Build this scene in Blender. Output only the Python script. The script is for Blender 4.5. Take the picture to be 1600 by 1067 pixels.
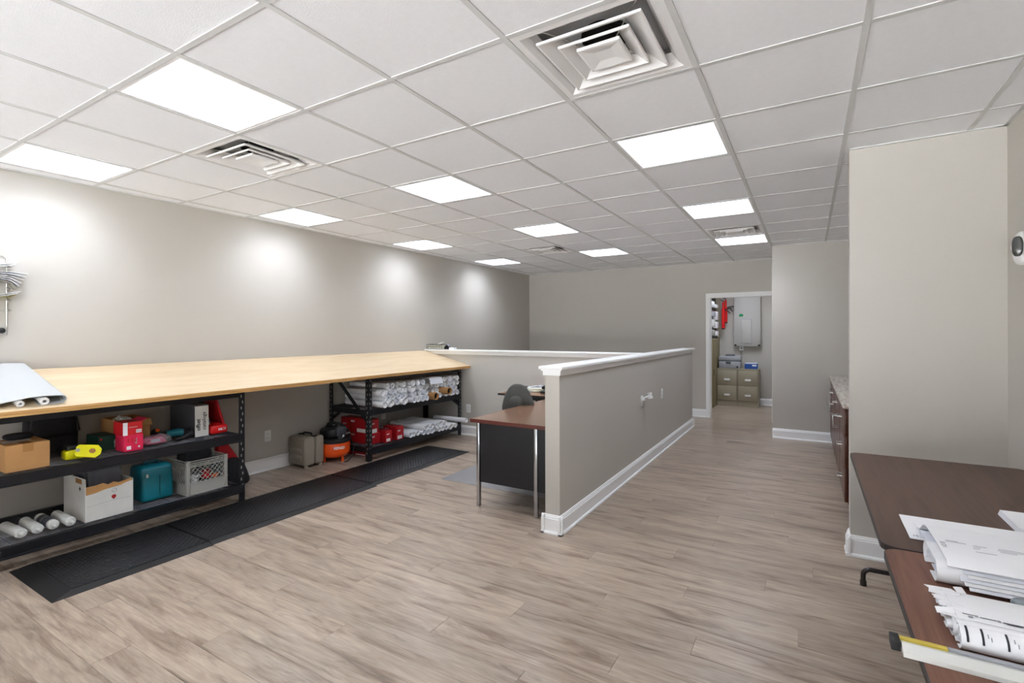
import bpy, bmesh, math, random
from mathutils import Vector, Matrix, Euler

for _o in list(bpy.data.objects):
    bpy.data.objects.remove(_o, do_unlink=True)
S = bpy.context.scene
COL = S.collection
RND = random.Random(11)
PI = math.pi

# ------------------------------------------------------------------ camera, world, exposure
CELL = 0.6096
ZC = 2.5766                      # ceiling height
XL, XR = -0.7635, 5.04           # left and right wall faces
YB, YF = -3.2, 7.674             # wall behind the camera, far wall
YAW, ROLL = 0.5345, -0.0026
cam_d = bpy.data.cameras.new('camera')
cam = bpy.data.objects.new('camera', cam_d)
COL.objects.link(cam)
cam_d.sensor_fit = 'HORIZONTAL'
cam_d.sensor_width = 36.0
cam_d.lens = 36.0 * 771.756 / 1600.0
cam_d.shift_x = -(805.9 - 800.0) / 1600.0
cam_d.shift_y = -(533.5 - 519.78) / 1600.0
cam_d.clip_start = 0.05
_R = Vector((math.cos(YAW), math.sin(YAW), 0)); _F = Vector((-math.sin(YAW), math.cos(YAW), 0)); _U = Vector((0, 0, 1))
_cr = _R * math.cos(ROLL) + _U * math.sin(ROLL)
_cu = -_R * math.sin(ROLL) + _U * math.cos(ROLL)
_m = Matrix.Identity(4)
for _i in range(3):
    _m[_i][0] = _cr[_i]; _m[_i][1] = _cu[_i]; _m[_i][2] = -_F[_i]
_m[0][3], _m[1][3], _m[2][3] = 4.0757, -1.0429, 1.4209
cam.matrix_world = _m
S.camera = cam

W = bpy.data.worlds.new('world'); S.world = W; W.use_nodes = True
W.node_tree.nodes['Background'].inputs[0].default_value = (0.8, 0.85, 0.9, 1)
W.node_tree.nodes['Background'].inputs[1].default_value = 0.9
_sl = bpy.data.lights.new('sun', 'SUN'); _sl.energy = 78.0; _sl.angle = 0.01
_so = bpy.data.objects.new('sun', _sl); COL.objects.link(_so)
_so.rotation_euler = (math.radians(-35), 0, math.radians(15))       # behind the building: lights only the ground added outside, which brightens the ceiling
_pl = bpy.data.lights.new('added_window_portal', 'AREA'); _pl.shape = 'RECTANGLE'; _pl.size = 4.7; _pl.size_y = 2.1; _pl.cycles.is_portal = True
_po = bpy.data.objects.new('added_window_portal', _pl); COL.objects.link(_po)
_po.location = (2.15, YB - .09, 1.3); _po.rotation_euler = (math.radians(90), 0, 0)
S.view_settings.view_transform = 'Standard'
S.view_settings.look = 'None'
S.view_settings.gamma = 1.0
S.view_settings.use_curve_mapping = False
S.view_settings.exposure = 0.84
PANEL_STRENGTH = 2.4             # radiance of the ceiling light diffusers
PANEL_WATTS = 5.5                # directed light of each panel

# ------------------------------------------------------------------ material helpers
def lin(h):
    h = h.lstrip('#')
    out = []
    for k in (0, 2, 4):
        c = int(h[k:k + 2], 16) / 255.0
        out.append(c / 12.92 if c <= 0.04045 else ((c + 0.055) / 1.055) ** 2.4)
    return tuple(out) + (1.0,)

def mat(name, col, rough=0.5, metal=0.0, vary=0.0, vscale=8.0, bump=0.0, bscale=60.0, stretch=(1, 1, 1), coat=0.0, spec=0.5, trans=0.0, alpha=1.0):
    m = bpy.data.materials.new(name); m.use_nodes = True
    nt = m.node_tree; N = nt.nodes; L = nt.links
    b = N['Principled BSDF']
    c = lin(col) if isinstance(col, str) else col
    b.inputs['Base Color'].default_value = c
    b.inputs['Roughness'].default_value = rough
    b.inputs['Metallic'].default_value = metal
    b.inputs['Specular IOR Level'].default_value = spec
    b.inputs['Coat Weight'].default_value = coat
    b.inputs['Transmission Weight'].default_value = trans
    b.inputs['Alpha'].default_value = alpha
    tc = N.new('ShaderNodeTexCoord'); mp = N.new('ShaderNodeMapping')
    mp.inputs['Scale'].default_value = stretch
    L.new(tc.outputs['Object'], mp.inputs['Vector'])
    if vary > 0:
        n = N.new('ShaderNodeTexNoise'); n.inputs['Scale'].default_value = vscale; n.inputs['Detail'].default_value = 4
        L.new(mp.outputs['Vector'], n.inputs['Vector'])
        r = N.new('ShaderNodeValToRGB')
        r.color_ramp.elements[0].position = 0.3; r.color_ramp.elements[1].position = 0.7
        r.color_ramp.elements[0].color = tuple(x * (1 - vary) for x in c[:3]) + (1,)
        r.color_ramp.elements[1].color = tuple(min(1, x * (1 + vary)) for x in c[:3]) + (1,)
        L.new(n.outputs['Fac'], r.inputs['Fac']); L.new(r.outputs['Color'], b.inputs['Base Color'])
    if bump > 0:
        n2 = N.new('ShaderNodeTexNoise'); n2.inputs['Scale'].default_value = bscale; n2.inputs['Detail'].default_value = 3
        L.new(mp.outputs['Vector'], n2.inputs['Vector'])
        bp = N.new('ShaderNodeBump'); bp.inputs['Strength'].default_value = bump; bp.inputs['Distance'].default_value = 0.01
        L.new(n2.outputs['Fac'], bp.inputs['Height']); L.new(bp.outputs['Normal'], b.inputs['Normal'])
    return m

def wood(name, c0, c1, c2, rough, long=2.0, cross=26.0, rnd=False, fine=0.35, along='X', coat=0.0, spec=0.5, smudge=0.0):
    """streaky wood: c0 darkest streaks, c1 middle, c2 lightest; grain runs along the given local axis"""
    m = bpy.data.materials.new(name); m.use_nodes = True
    nt = m.node_tree; N = nt.nodes; L = nt.links
    b = N['Principled BSDF']; b.inputs['Roughness'].default_value = rough; b.inputs['Coat Weight'].default_value = coat
    b.inputs['Specular IOR Level'].default_value = spec
    tc = N.new('ShaderNodeTexCoord'); add = N.new('ShaderNodeVectorMath'); add.operation = 'ADD'
    L.new(tc.outputs['Object'], add.inputs[0])
    oi = N.new('ShaderNodeObjectInfo')
    if rnd:
        vm = N.new('ShaderNodeVectorMath'); vm.operation = 'SCALE'
        vm.inputs[0].default_value = (37.0, 53.0, 11.0)
        L.new(oi.outputs['Random'], vm.inputs['Scale']); L.new(vm.outputs['Vector'], add.inputs[1])
    def mapped(a, c):
        mp = N.new('ShaderNodeMapping')
        mp.inputs['Scale'].default_value = (a, c, c) if along == 'X' else (c, a, c)
        L.new(add.outputs['Vector'], mp.inputs['Vector']); return mp
    m1 = mapped(long, cross)
    n1 = N.new('ShaderNodeTexNoise'); n1.inputs['Scale'].default_value = 1.0; n1.inputs['Detail'].default_value = 5
    n1.inputs['Roughness'].default_value = 0.6; n1.inputs['Distortion'].default_value = 0.8
    L.new(m1.outputs['Vector'], n1.inputs['Vector'])
    r = N.new('ShaderNodeValToRGB'); e = r.color_ramp.elements
    w_ = 0.16 if smudge > 0 else 0.24
    e[0].position = 0.5 - w_; e[0].color = lin(c0); e[1].position = 0.48 + w_; e[1].color = lin(c2)
    k = e.new(0.47); k.color = lin(c1)
    L.new(n1.outputs['Fac'], r.inputs['Fac'])
    m2 = mapped(long * 4, cross * 7)
    n2 = N.new('ShaderNodeTexNoise'); n2.inputs['Scale'].default_value = 1.0; n2.inputs['Detail'].default_value = 2
    L.new(m2.outputs['Vector'], n2.inputs['Vector'])
    mr = N.new('ShaderNodeMapRange'); mr.inputs['From Min'].default_value = 0.3; mr.inputs['From Max'].default_value = 0.7
    mr.inputs['To Min'].default_value = 1 - fine; mr.inputs['To Max'].default_value = 1 + fine * 0.5
    L.new(n2.outputs['Fac'], mr.inputs['Value'])
    mix = N.new('ShaderNodeVectorMath'); mix.operation = 'SCALE'
    L.new(r.outputs['Color'], mix.inputs[0])
    if rnd:
        mr2 = N.new('ShaderNodeMapRange'); mr2.inputs['To Min'].default_value = 0.9; mr2.inputs['To Max'].default_value = 1.09
        wn = N.new('ShaderNodeTexWhiteNoise'); wn.noise_dimensions = '1D'
        L.new(oi.outputs['Random'], wn.inputs['W']); L.new(wn.outputs['Value'], mr2.inputs['Value'])
        mu = N.new('ShaderNodeMath'); mu.operation = 'MULTIPLY'
        L.new(mr.outputs['Result'], mu.inputs[0]); L.new(mr2.outputs['Result'], mu.inputs[1])
        L.new(mu.outputs['Value'], mix.inputs['Scale'])
    else:
        L.new(mr.outputs['Result'], mix.inputs['Scale'])
    if smudge > 0:
        m3 = mapped(2.6, 15.0)
        n3 = N.new('ShaderNodeTexNoise'); n3.inputs['Scale'].default_value = 1.0; n3.inputs['Detail'].default_value = 6
        n3.inputs['Roughness'].default_value = 0.68; n3.inputs['Distortion'].default_value = 0.8
        L.new(m3.outputs['Vector'], n3.inputs['Vector'])
        mr3 = N.new('ShaderNodeMapRange'); mr3.inputs['From Min'].default_value = 0.54; mr3.inputs['From Max'].default_value = 0.67
        mr3.inputs['To Min'].default_value = 1.0; mr3.inputs['To Max'].default_value = 1.0 - smudge
        L.new(n3.outputs['Fac'], mr3.inputs['Value'])
        mix3 = N.new('ShaderNodeVectorMath'); mix3.operation = 'SCALE'
        L.new(mix.outputs['Vector'], mix3.inputs[0]); L.new(mr3.outputs['Result'], mix3.inputs['Scale'])
        mix = mix3
    L.new(mix.outputs['Vector'], b.inputs['Base Color'])
    bp = N.new('ShaderNodeBump'); bp.inputs['Strength'].default_value = 0.06; bp.inputs['Distance'].default_value = 0.004
    L.new(n2.outputs['Fac'], bp.inputs['Height']); L.new(bp.outputs['Normal'], b.inputs['Normal'])
    return m

def emit(name, col, strength):
    m = bpy.data.materials.new(name); m.use_nodes = True
    nt = m.node_tree; nt.nodes.clear()
    e = nt.nodes.new('ShaderNodeEmission'); o = nt.nodes.new('ShaderNodeOutputMaterial')
    e.inputs[0].default_value = lin(col); e.inputs[1].default_value = strength
    nt.links.new(e.outputs[0], o.inputs[0]); return m

def stud_rubber(name):
    """black rubber mat with a fine diamond tread"""
    m = mat(name, '#1d1d1e', 0.38)
    nt = m.node_tree; N = nt.nodes; L = nt.links; b = N['Principled BSDF']
    tc = N.new('ShaderNodeTexCoord'); mp = N.new('ShaderNodeMapping')
    mp.inputs['Rotation'].default_value = (0, 0, PI / 4); mp.inputs['Scale'].default_value = (34, 34, 34)
    L.new(tc.outputs['Object'], mp.inputs['Vector'])
    ck = N.new('ShaderNodeTexVoronoi'); ck.inputs['Scale'].default_value = 1.0; ck.inputs['Randomness'].default_value = 0.0
    ck.distance = 'CHEBYCHEV'
    L.new(mp.outputs['Vector'], ck.inputs['Vector'])
    bp = N.new('ShaderNodeBump'); bp.inputs['Strength'].default_value = 0.9; bp.inputs['Distance'].default_value = 0.012; bp.invert = True
    L.new(ck.outputs['Distance'], bp.inputs['Height']); L.new(bp.outputs['Normal'], b.inputs['Normal'])
    n = N.new('ShaderNodeTexNoise'); n.inputs['Scale'].default_value = 3.0
    L.new(tc.outputs['Object'], n.inputs['Vector'])
    r = N.new('ShaderNodeValToRGB'); r.color_ramp.elements[0].color = lin('#0e0e0f'); r.color_ramp.elements[1].color = lin('#1c1c1c')
    L.new(n.outputs['Fac'], r.inputs['Fac']); L.new(r.outputs['Color'], b.inputs['Base Color'])
    return m

def granite(name):
    m = mat(name, '#b9ab9c', 0.25)
    nt = m.node_tree; N = nt.nodes; L = nt.links; b = N['Principled BSDF']
    tc = N.new('ShaderNodeTexCoord'); v = N.new('ShaderNodeTexNoise'); v.inputs['Scale'].default_value = 28; v.inputs['Detail'].default_value = 6
    L.new(tc.outputs['Object'], v.inputs['Vector'])
    r = N.new('ShaderNodeValToRGB'); e = r.color_ramp.elements
    e[0].position = 0.35; e[0].color = lin('#8f7f70'); e[1].position = 0.62; e[1].color = lin('#d8cfc4')
    L.new(v.outputs['Fac'], r.inputs['Fac']); L.new(r.outputs['Color'], b.inputs['Base Color'])
    return m

M = {}
M['wall'] = mat('greige_wall_paint', '#bdb8af', 0.6, vary=0.012, vscale=1.5, bump=0.04, bscale=220)
M['ceil'] = mat('white_mineral_tile', '#f2f3f5', 0.9, vary=0.012, vscale=30, bump=0.12, bscale=160)
M['grid'] = mat('white_enamel_grid', '#d2d2d0', 0.45)
M['trim'] = mat('white_semigloss_trim', '#f1f0ee', 0.32)
M['floor'] = wood('greige_oak_vinyl_plank', '#7d6c5d', '#9e8d7c', '#ab9b8a', 0.30, 2.0, 15.0, rnd=True, fine=0.18, spec=0.45, smudge=0.27)
M['sub'] = mat('floor_joint_dark', '#6d6056', 0.8)
M['maple'] = wood('maple_plywood', '#ceb48d', '#d6be9a', '#ddc9a8', 0.42, 1.2, 9.0, fine=0.05, along='Y')
M['mapleedge'] = wood('maple_edge', '#b5864c', '#c6985c', '#d3a96d', 0.5, 1.5, 40.0, fine=0.15, along='Y')
M['black'] = mat('black_powder_coat', '#121318', 0.42, vary=0.1, vscale=20)
M['blackpl'] = mat('black_plastic', '#17181a', 0.5, bump=0.1, bscale=200)
M['blackcloth'] = mat('black_nylon', '#191a1c', 0.85, vary=0.2, vscale=40, bump=0.3, bscale=300)
M['dark'] = mat('dark_void', '#0e0e0e', 0.9)
M['slot'] = mat('punched_slot', '#a9a79f', 0.7)
M['wire'] = mat('zinc_wire', '#5a5c61', 0.35, metal=0.8)
M['chrome'] = mat('brushed_chrome', '#b9babd', 0.22, metal=1.0)
M['steel'] = mat('satin_steel', '#b4b2ac', 0.3, metal=0.9)
M['galv'] = mat('galvanised_duct', '#d2d2d2', 0.6, vary=0.1, vscale=6)
M['paper'] = mat('white_paper', '#f2f2f3', 0.75, vary=0.012, vscale=20)
M['paper2'] = mat('cool_white_paper', '#e6e8ee', 0.75, vary=0.02, vscale=15)
M['papere'] = mat('paper_edges', '#c9cbd3', 0.8, vary=0.12, vscale=300, stretch=(0.02, 1, 4))
M['vinyl'] = mat('white_vinyl_sheet', '#bcbebd', 0.5)
M['ink'] = mat('black_ink', '#2a2b30', 0.7)
M['inkg'] = mat('grey_ink', '#9a9ca3', 0.7)
M['kraft'] = mat('kraft_cardboard', '#b98a55', 0.75, vary=0.05, vscale=12, bump=0.08, bscale=120)
M['kraftdk'] = mat('kraft_inside', '#9c6d3c', 0.8, vary=0.1, vscale=30)
M['tape'] = mat('packing_tape', '#a97c4c', 0.25)
M['whitebox'] = mat('white_carton', '#dcdad3', 0.65, vary=0.05, vscale=9)
M['yellow'] = mat('yellow_plastic', '#e8e000', 0.4)
M['green'] = mat('dark_green_carton', '#17473b', 0.5)
M['pink'] = mat('red_pink_carton', '#e3224f', 0.45, vary=0.06, vscale=12)
M['redc'] = mat('red_carton', '#cf1c22', 0.45)
M['redbox'] = mat('crimson_carton', '#a80d18', 0.5)
M['red'] = mat('red_plastic', '#dc1417', 0.35)
M['redcloth'] = mat('red_nylon', '#c01520', 0.7, vary=0.1, vscale=25, bump=0.2, bscale=200)
M['teal'] = mat('teal_plastic', '#0b7484', 0.35, vary=0.14, vscale=5)
M['tealdk'] = mat('teal_edge', '#0a5563', 0.5)
M['grey'] = mat('grey_crate_plastic', '#a5a39b', 0.5)
M['greydk'] = mat('dark_grey_case', '#4c4d53', 0.45, bump=0.1)
M['tan'] = mat('tan_tool_case', '#8f8678', 0.45, bump=0.06, bscale=160)
M['orange'] = mat('orange_tank', '#f0540e', 0.3, coat=0.3)
M['rubber'] = mat('black_rubber_edge', '#1a1918', 0.45)
M['stud'] = stud_rubber('diamond_tread_rubber')
M['walnut'] = wood('walnut_laminate', '#664a37', '#7d5d47', '#8b6c55', 0.2, 1.6, 30.0, fine=0.12, along='Y')
M['walnutx'] = wood('walnut_laminate_far', '#6a4630', '#84593d', '#946848', 0.22, 1.6, 30.0, fine=0.12, along='X')
M['cherryedge'] = mat('red_brown_edge', '#5e2a20', 0.3)
M['tableA'] = wood('dark_walnut_laminate', '#4a362c', '#584136', '#624a3d', 0.42, 1.4, 22.0, fine=0.08, along='Y', spec=0.3)
M['tableB'] = wood('brown_walnut_laminate', '#5e3f31', '#754f3f', '#86604d', 0.42, 1.6, 24.0, fine=0.1, along='Y', spec=0.3)
M['edge'] = mat('dark_table_edge', '#2a2522', 0.5)
M['tube'] = mat('brown_enamel_tube', '#231c19', 0.3)
M['cherry'] = wood('dark_cherry_cabinet', '#3a1d14', '#532a1b', '#653624', 0.3, 1.5, 26.0, fine=0.15, along='X')
M['granite'] = granite('tan_granite')
M['fabric'] = mat('charcoal_fabric', '#4b4b47', 0.95, vary=0.12, vscale=60, bump=0.35, bscale=350)
M['chairmat'] = mat('grey_chair_mat', '#8d8b8b', 0.25, vary=0.05, vscale=2)
M['almond'] = mat('beige_cabinet_enamel', '#a39a85', 0.4)
M['panel'] = mat('grey_panel_enamel', '#b3b0aa', 0.4)
M['plate'] = mat('white_wall_plate', '#eeeeea', 0.3)
M['dev'] = mat('white_device', '#e6e6e4', 0.35)
M['printer'] = mat('grey_printer', '#a2a4a8', 0.4)
M['blue'] = mat('blue_carton', '#1c4f9c', 0.45, vary=0.2, vscale=14)
M['gsticker'] = mat('green_sticker', '#10814f', 0.5)
M['olive'] = mat('tan_locker', '#8a7d5c', 0.55, vary=0.05, vscale=6)
M['pvc'] = mat('white_tube_plastic', '#dcdcd6', 0.35, vary=0.03)
M['clear'] = mat('clear_film', '#e2dfe4', 0.12, trans=0.75, alpha=0.55, spec=0.6)
M['pinkstuff'] = mat('pink_foam', '#d8637f', 0.8, vary=0.25, vscale=40)
M['lens'] = mat('dark_lens', '#3b3b38', 0.2, coat=0.5)
M['orangepl'] = mat('orange_plastic', '#ee6a20', 0.4)
M['cream'] = mat('cream_paper', '#ecebc4', 0.7)
M['magA'] = mat('magazine_grey', '#9a9488', 0.6)
M['magB'] = mat('magazine_orange', '#cc8f4a', 0.6)
M['magC'] = mat('magazine_olive', '#9b8f2f', 0.6)
M['greymouse'] = mat('grey_shell', '#7e868a', 0.3)
M['pavement'] = mat('added_concrete_pavement', '#b4b6b9', 0.8, vary=0.06, vscale=3)
def thin_glass(name):
    m = bpy.data.materials.new(name); m.use_nodes = True
    nt = m.node_tree; nt.nodes.clear()
    tr = nt.nodes.new('ShaderNodeBsdfTransparent'); gl = nt.nodes.new('ShaderNodeBsdfGlossy'); gl.inputs['Roughness'].default_value = 0.02
    mx = nt.nodes.new('ShaderNodeMixShader'); mx.inputs[0].default_value = 0.06
    o = nt.nodes.new('ShaderNodeOutputMaterial')
    nt.links.new(tr.outputs[0], mx.inputs[1]); nt.links.new(gl.outputs[0], mx.inputs[2]); nt.links.new(mx.outputs[0], o.inputs[0])
    return m
M['glass'] = thin_glass('added_window_glass')
M['led'] = emit('light_diffuser', '#e8f0ff', PANEL_STRENGTH)

# ------------------------------------------------------------------ mesh helpers (all in world coordinates)
WLOC = {}

def nb():
    return bmesh.new()

def box(bm, x0, x1, y0, y1, z0, z1):
    v = [bm.verts.new((x, y, z)) for x in (x0, x1) for y in (y0, y1) for z in (z0, z1)]
    for f in ((0, 1, 3, 2), (4, 6, 7, 5), (0, 4, 5, 1), (2, 3, 7, 6), (0, 2, 6, 4), (1, 5, 7, 3)):
        bm.faces.new([v[i] for i in f])
    return v

def rbox(bm, x0, x1, y0, y1, z0, z1, r=0.01, seg=2):
    t = bmesh.new(); box(t, x0, x1, y0, y1, z0, z1)
    bmesh.ops.bevel(t, geom=list(t.edges), offset=r, segments=seg, affect='EDGES', profile=0.5)
    merge(bm, t); return bm

def merge(bm, t, mx=None):
    if mx is not None:
        t.transform(mx)
    me = bpy.data.meshes.new('tmp'); t.to_mesh(me); t.free()
    bm.from_mesh(me); bpy.data.meshes.remove(me)

def rot_about(p, rz=0.0, rx=0.0, ry=0.0):
    return Matrix.Translation(p) @ Euler((rx, ry, rz)).to_matrix().to_4x4() @ Matrix.Translation(-Vector(p))

def tube(bm, pts, r, n=8, caps=True, closed=False):
    pts = [Vector(p) for p in pts]
    rings = []
    up = None
    N_ = len(pts)
    for i, p in enumerate(pts):
        if closed:
            d = pts[(i + 1) % N_] - pts[i - 1]
        else:
            d = pts[min(i + 1, N_ - 1)] - pts[max(i - 1, 0)]
        d.normalize()
        if up is None:
            up = Vector((0, 0, 1)) if abs(d.z) < 0.9 else Vector((1, 0, 0))
        a = d.cross(up)
        if a.length < 1e-4:
            a = d.cross(Vector((0, 1, 0)))
        a.normalize(); b = a.cross(d); up = b
        rr = r[i] if isinstance(r, (list, tuple)) else r
        rings.append([bm.verts.new(p + (a * math.cos(2 * PI * k / n) + b * math.sin(2 * PI * k / n)) * rr) for k in range(n)])
    for i in range(N_ if closed else N_ - 1):
        A, B = rings[i], rings[(i + 1) % N_]
        for k in range(n):
            bm.faces.new((A[k], A[(k + 1) % n], B[(k + 1) % n], B[k]))
    if caps and not closed:
        bm.faces.new(rings[0][::-1]); bm.faces.new(rings[-1])

def arc(c, a, b, r, t0, t1, n=6):
    c, a, b = Vector(c), Vector(a), Vector(b)
    return [c + (a * math.cos(t0 + (t1 - t0) * k / n) + b * math.sin(t0 + (t1 - t0) * k / n)) * r for k in range(n + 1)]

def lathe(bm, c, prof, n=24, axis='Z'):
    """prof: list of (radius, height); closed where the radius is 0"""
    c = Vector(c); rings = []
    for r, h in prof:
        if r < 1e-6:
            p = Vector((0, 0, h))
            if axis == 'X': p = Vector((h, 0, 0))
            if axis == 'Y': p = Vector((0, h, 0))
            rings.append([bm.verts.new(c + p)])
        else:
            L_ = []
            for k in range(n):
                a = 2 * PI * k / n
                if axis == 'Z': p = Vector((r * math.cos(a), r * math.sin(a), h))
                elif axis == 'X': p = Vector((h, r * math.cos(a), r * math.sin(a)))
                else: p = Vector((r * math.sin(a), h, r * math.cos(a)))
                L_.append(bm.verts.new(c + p))
            rings.append(L_)
    for A, B in zip(rings, rings[1:]):
        for k in range(n):
            k2 = (k + 1) % n
            if len(A) == 1 and len(B) == 1: continue
            if len(A) == 1: bm.faces.new((A[0], B[k2], B[k]))
            elif len(B) == 1: bm.faces.new((A[k], A[k2], B[0]))
            else: bm.faces.new((A[k], A[k2], B[k2], B[k]))

def prism(bm, poly, axis, a0, a1):
    """extrude a 2D polygon along an axis: 'X' poly=(y,z), 'Y' poly=(x,z), 'Z' poly=(x,y)"""
    def P(p, a):
        if axis == 'X': return (a, p[0], p[1])
        if axis == 'Y': return (p[0], a, p[1])
        return (p[0], p[1], a)
    A = [bm.verts.new(P(p, a0)) for p in poly]; B = [bm.verts.new(P(p, a1)) for p in poly]
    n = len(poly)
    for k in range(n):
        bm.faces.new((A[k], A[(k + 1) % n], B[(k + 1) % n], B[k]))
    bm.faces.new(A[::-1]); bm.faces.new(B)

def sheet(bm, path, axis, a0, a1, t=0.0012, n=1):
    """thin curved sheet of real thickness: 2D open path extruded along an axis"""
    m_ = len(path); off = []
    for i in range(m_):
        p = Vector(path[max(i - 1, 0)]); q = Vector(path[min(i + 1, m_ - 1)])
        d = (q - p); d.normalize(); off.append(Vector((-d.y, d.x)))
    poly = [tuple(path[i]) for i in range(m_)] + [tuple(Vector(path[i]) + off[i] * t) for i in reversed(range(m_))]
    def P(p, a):
        if axis == 'X': return (a, p[0], p[1])
        if axis == 'Y': return (p[0], a, p[1])
        return (p[0], p[1], a)
    rows = []
    for j in range(n + 1):
        a = a0 + (a1 - a0) * j / n
        rows.append([bm.verts.new(P(p, a)) for p in poly])
    k_ = len(poly)
    for A, B in zip(rows, rows[1:]):
        for k in range(k_):
            bm.faces.new((A[k], A[(k + 1) % k_], B[(k + 1) % k_], B[k]))
    for rr in (rows[0], rows[-1]):
        for i in range(m_ - 1):
            bm.faces.new((rr[i], rr[i + 1], rr[k_ - 2 - i], rr[k_ - 1 - i]))

def blob(bm, c, s, e1=0.5, e2=0.5, nu=20, nv=12, fn=None):
    """superellipsoid: soft rounded box of half-sizes s"""
    def pw(v, e):
        return math.copysign(abs(v) ** e, v)
    rows = []
    for j in range(nv + 1):
        th = -PI / 2 + PI * j / nv
        row = []
        for i in range(nu):
            ph = 2 * PI * i / nu
            p = Vector((s[0] * pw(math.cos(th), e1) * pw(math.cos(ph), e2), s[1] * pw(math.cos(th), e1) * pw(math.sin(ph), e2), s[2] * pw(math.sin(th), e1)))
            if fn: p = fn(p)
            row.append(p + Vector(c))
        rows.append(row)
    V = []
    for j, row in enumerate(rows):
        V.append([bm.verts.new(row[0])] if j in (0, nv) else [bm.verts.new(p) for p in row])
    for j in range(nv):
        A, B = V[j], V[j + 1]
        for i in range(nu):
            i2 = (i + 1) % nu
            if len(A) == 1: bm.faces.new((A[0], B[i2], B[i]))
            elif len(B) == 1: bm.faces.new((A[i], A[i2], B[0]))
            else: bm.faces.new((A[i], A[i2], B[i2], B[i]))

def meta(o, label=None, cat=None, group=None, kind=None):
    if label: o['label'] = label
    if cat: o['category'] = cat
    if group: o['group'] = group
    if kind: o['kind'] = kind
    return o

def ob(name, bm, m, parent=None, smooth=None, label=None, cat=None, group=None, kind=None, origin=None):
    bmesh.ops.recalc_face_normals(bm, faces=list(bm.faces))
    me = bpy.data.meshes.new(name)
    xs = [v.co for v in bm.verts]
    lo = Vector((min(v.x for v in xs), min(v.y for v in xs), min(v.z for v in xs)))
    hi = Vector((max(v.x for v in xs), max(v.y for v in xs), max(v.z for v in xs)))
    c = Vector(origin) if origin is not None else Vector(((lo.x + hi.x) / 2, (lo.y + hi.y) / 2, lo.z))
    bmesh.ops.translate(bm, verts=list(bm.verts), vec=-c)
    bm.to_mesh(me); bm.free()
    me.materials.append(M[m] if isinstance(m, str) else m)
    if smooth is not None:
        me.shade_smooth()
        me.set_sharp_from_angle(angle=math.radians(smooth))
    o = bpy.data.objects.new(name, me); COL.objects.link(o)
    return place(o, c, parent, label, cat, group, kind)

def place(o, c, parent=None, label=None, cat=None, group=None, kind=None):
    c = Vector(c)
    WLOC[o.name] = c.copy()
    if parent is not None:
        o.parent = parent; o.location = c - WLOC[parent.name]
    else:
        o.location = c
    return meta(o, label, cat, group, kind)

def thing(name, loc, label, cat, group=None):
    o = bpy.data.objects.new(name, None); COL.objects.link(o)
    o.empty_display_size = 0.1
    return place(o, loc, None, label, cat, group)

def bx(name, m, parent, *a, **k):
    r = k.pop('r', 0.0); b = nb()
    if r: rbox(b, *a, r=r)
    else: box(b, *a)
    return ob(name, b, m, parent, smooth=40 if r else None, **k)

def struct(name, bm, m, parent=None, smooth=None):
    return ob(name, bm, m, parent, smooth=smooth, kind='structure')

def inst(name, mesh, loc, parent=None, scale=None, rot=None, **k):
    o = bpy.data.objects.new(name, mesh); COL.objects.link(o)
    place(o, loc, parent, **k)
    if scale is not None: o.scale = scale
    if rot is not None: o.rotation_euler = rot
    return o

def text(name, s, size, m, parent, origin, xd, ud, sx=1.0, shear=0.0, bold=0.0):
    """flat lettering as a thin mesh; origin = left end of the base line, xd reading direction, ud up"""
    cu = bpy.data.curves.new('t', 'FONT'); cu.body = s; cu.size = size; cu.shear = shear; cu.offset = bold
    cu.resolution_u = 2
    to = bpy.data.objects.new('t', cu); COL.objects.link(to)
    dg = bpy.context.evaluated_depsgraph_get()
    me = bpy.data.meshes.new_from_object(to.evaluated_get(dg))
    bpy.data.objects.remove(to); bpy.data.curves.remove(cu)
    b = nb(); b.from_mesh(me); bpy.data.meshes.remove(me)
    xd = Vector(xd).normalized(); ud = Vector(ud).normalized(); nd = xd.cross(ud)
    mx = Matrix.Identity(4)
    for i in range(3):
        mx[i][0] = xd[i] * sx; mx[i][1] = ud[i]; mx[i][2] = nd[i]; mx[i][3] = origin[i]
    b.transform(mx)
    if not b.verts:
        b.free(); return None
    return ob(name, b, m, parent)

# ------------------------------------------------------------------ room shell
X2, Y2 = 3.659, 6.441            # corner of the projecting block by the door
XP, YP = 4.304, 2.749            # wing wall beside the folding tables
HX0, HX1, HY0, HY1, HH = 2.458, 2.571, 2.099, 6.715, 1.122   # long half wall
BY0, BY1 = 4.53, 4.645           # cross half wall
DX0, DX1, DH = 2.668, 3.60, 2.005   # doorway
SY, SX0, SX1 = 9.65, 2.28, 3.70  # store room behind the doorway

b = nb(); box(b, XL - .1, XL, YB, YF + .1, -.1, ZC); struct('wall_left', b, 'wall')
b = nb(); box(b, XL, DX0 - .0, YF, YF + .1, -.1, ZC); box(b, DX0, DX1, YF, YF + .1, DH, ZC); box(b, DX1, X2, YF, YF + .1, -.1, ZC)
struct('wall_far', b, 'wall')
b = nb(); box(b, X2, XR, Y2, YF + .1, -.1, ZC); struct('wall_block', b, 'wall')
b = nb(); box(b, XR, XR + .1, YB, YF + .1, -.1, ZC); struct('wall_right', b, 'wall')
b = nb(); box(b, XP, XR, YP, YP + .12, -.1, ZC); struct('wall_wing', b, 'wall')
b = nb(); WX0, WX1, WZ0, WZ1 = -.2, 4.5, .25, 2.35      # unseen shop window, added behind the camera to brighten the ceiling
box(b, XL, WX0, YB - .1, YB, -.1, ZC); box(b, WX1, XR, YB - .1, YB, -.1, ZC)
box(b, WX0, WX1, YB - .1, YB, -.1, WZ0); box(b, WX0, WX1, YB - .1, YB, WZ1, ZC); struct('wall_back', b, 'wall')
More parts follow.
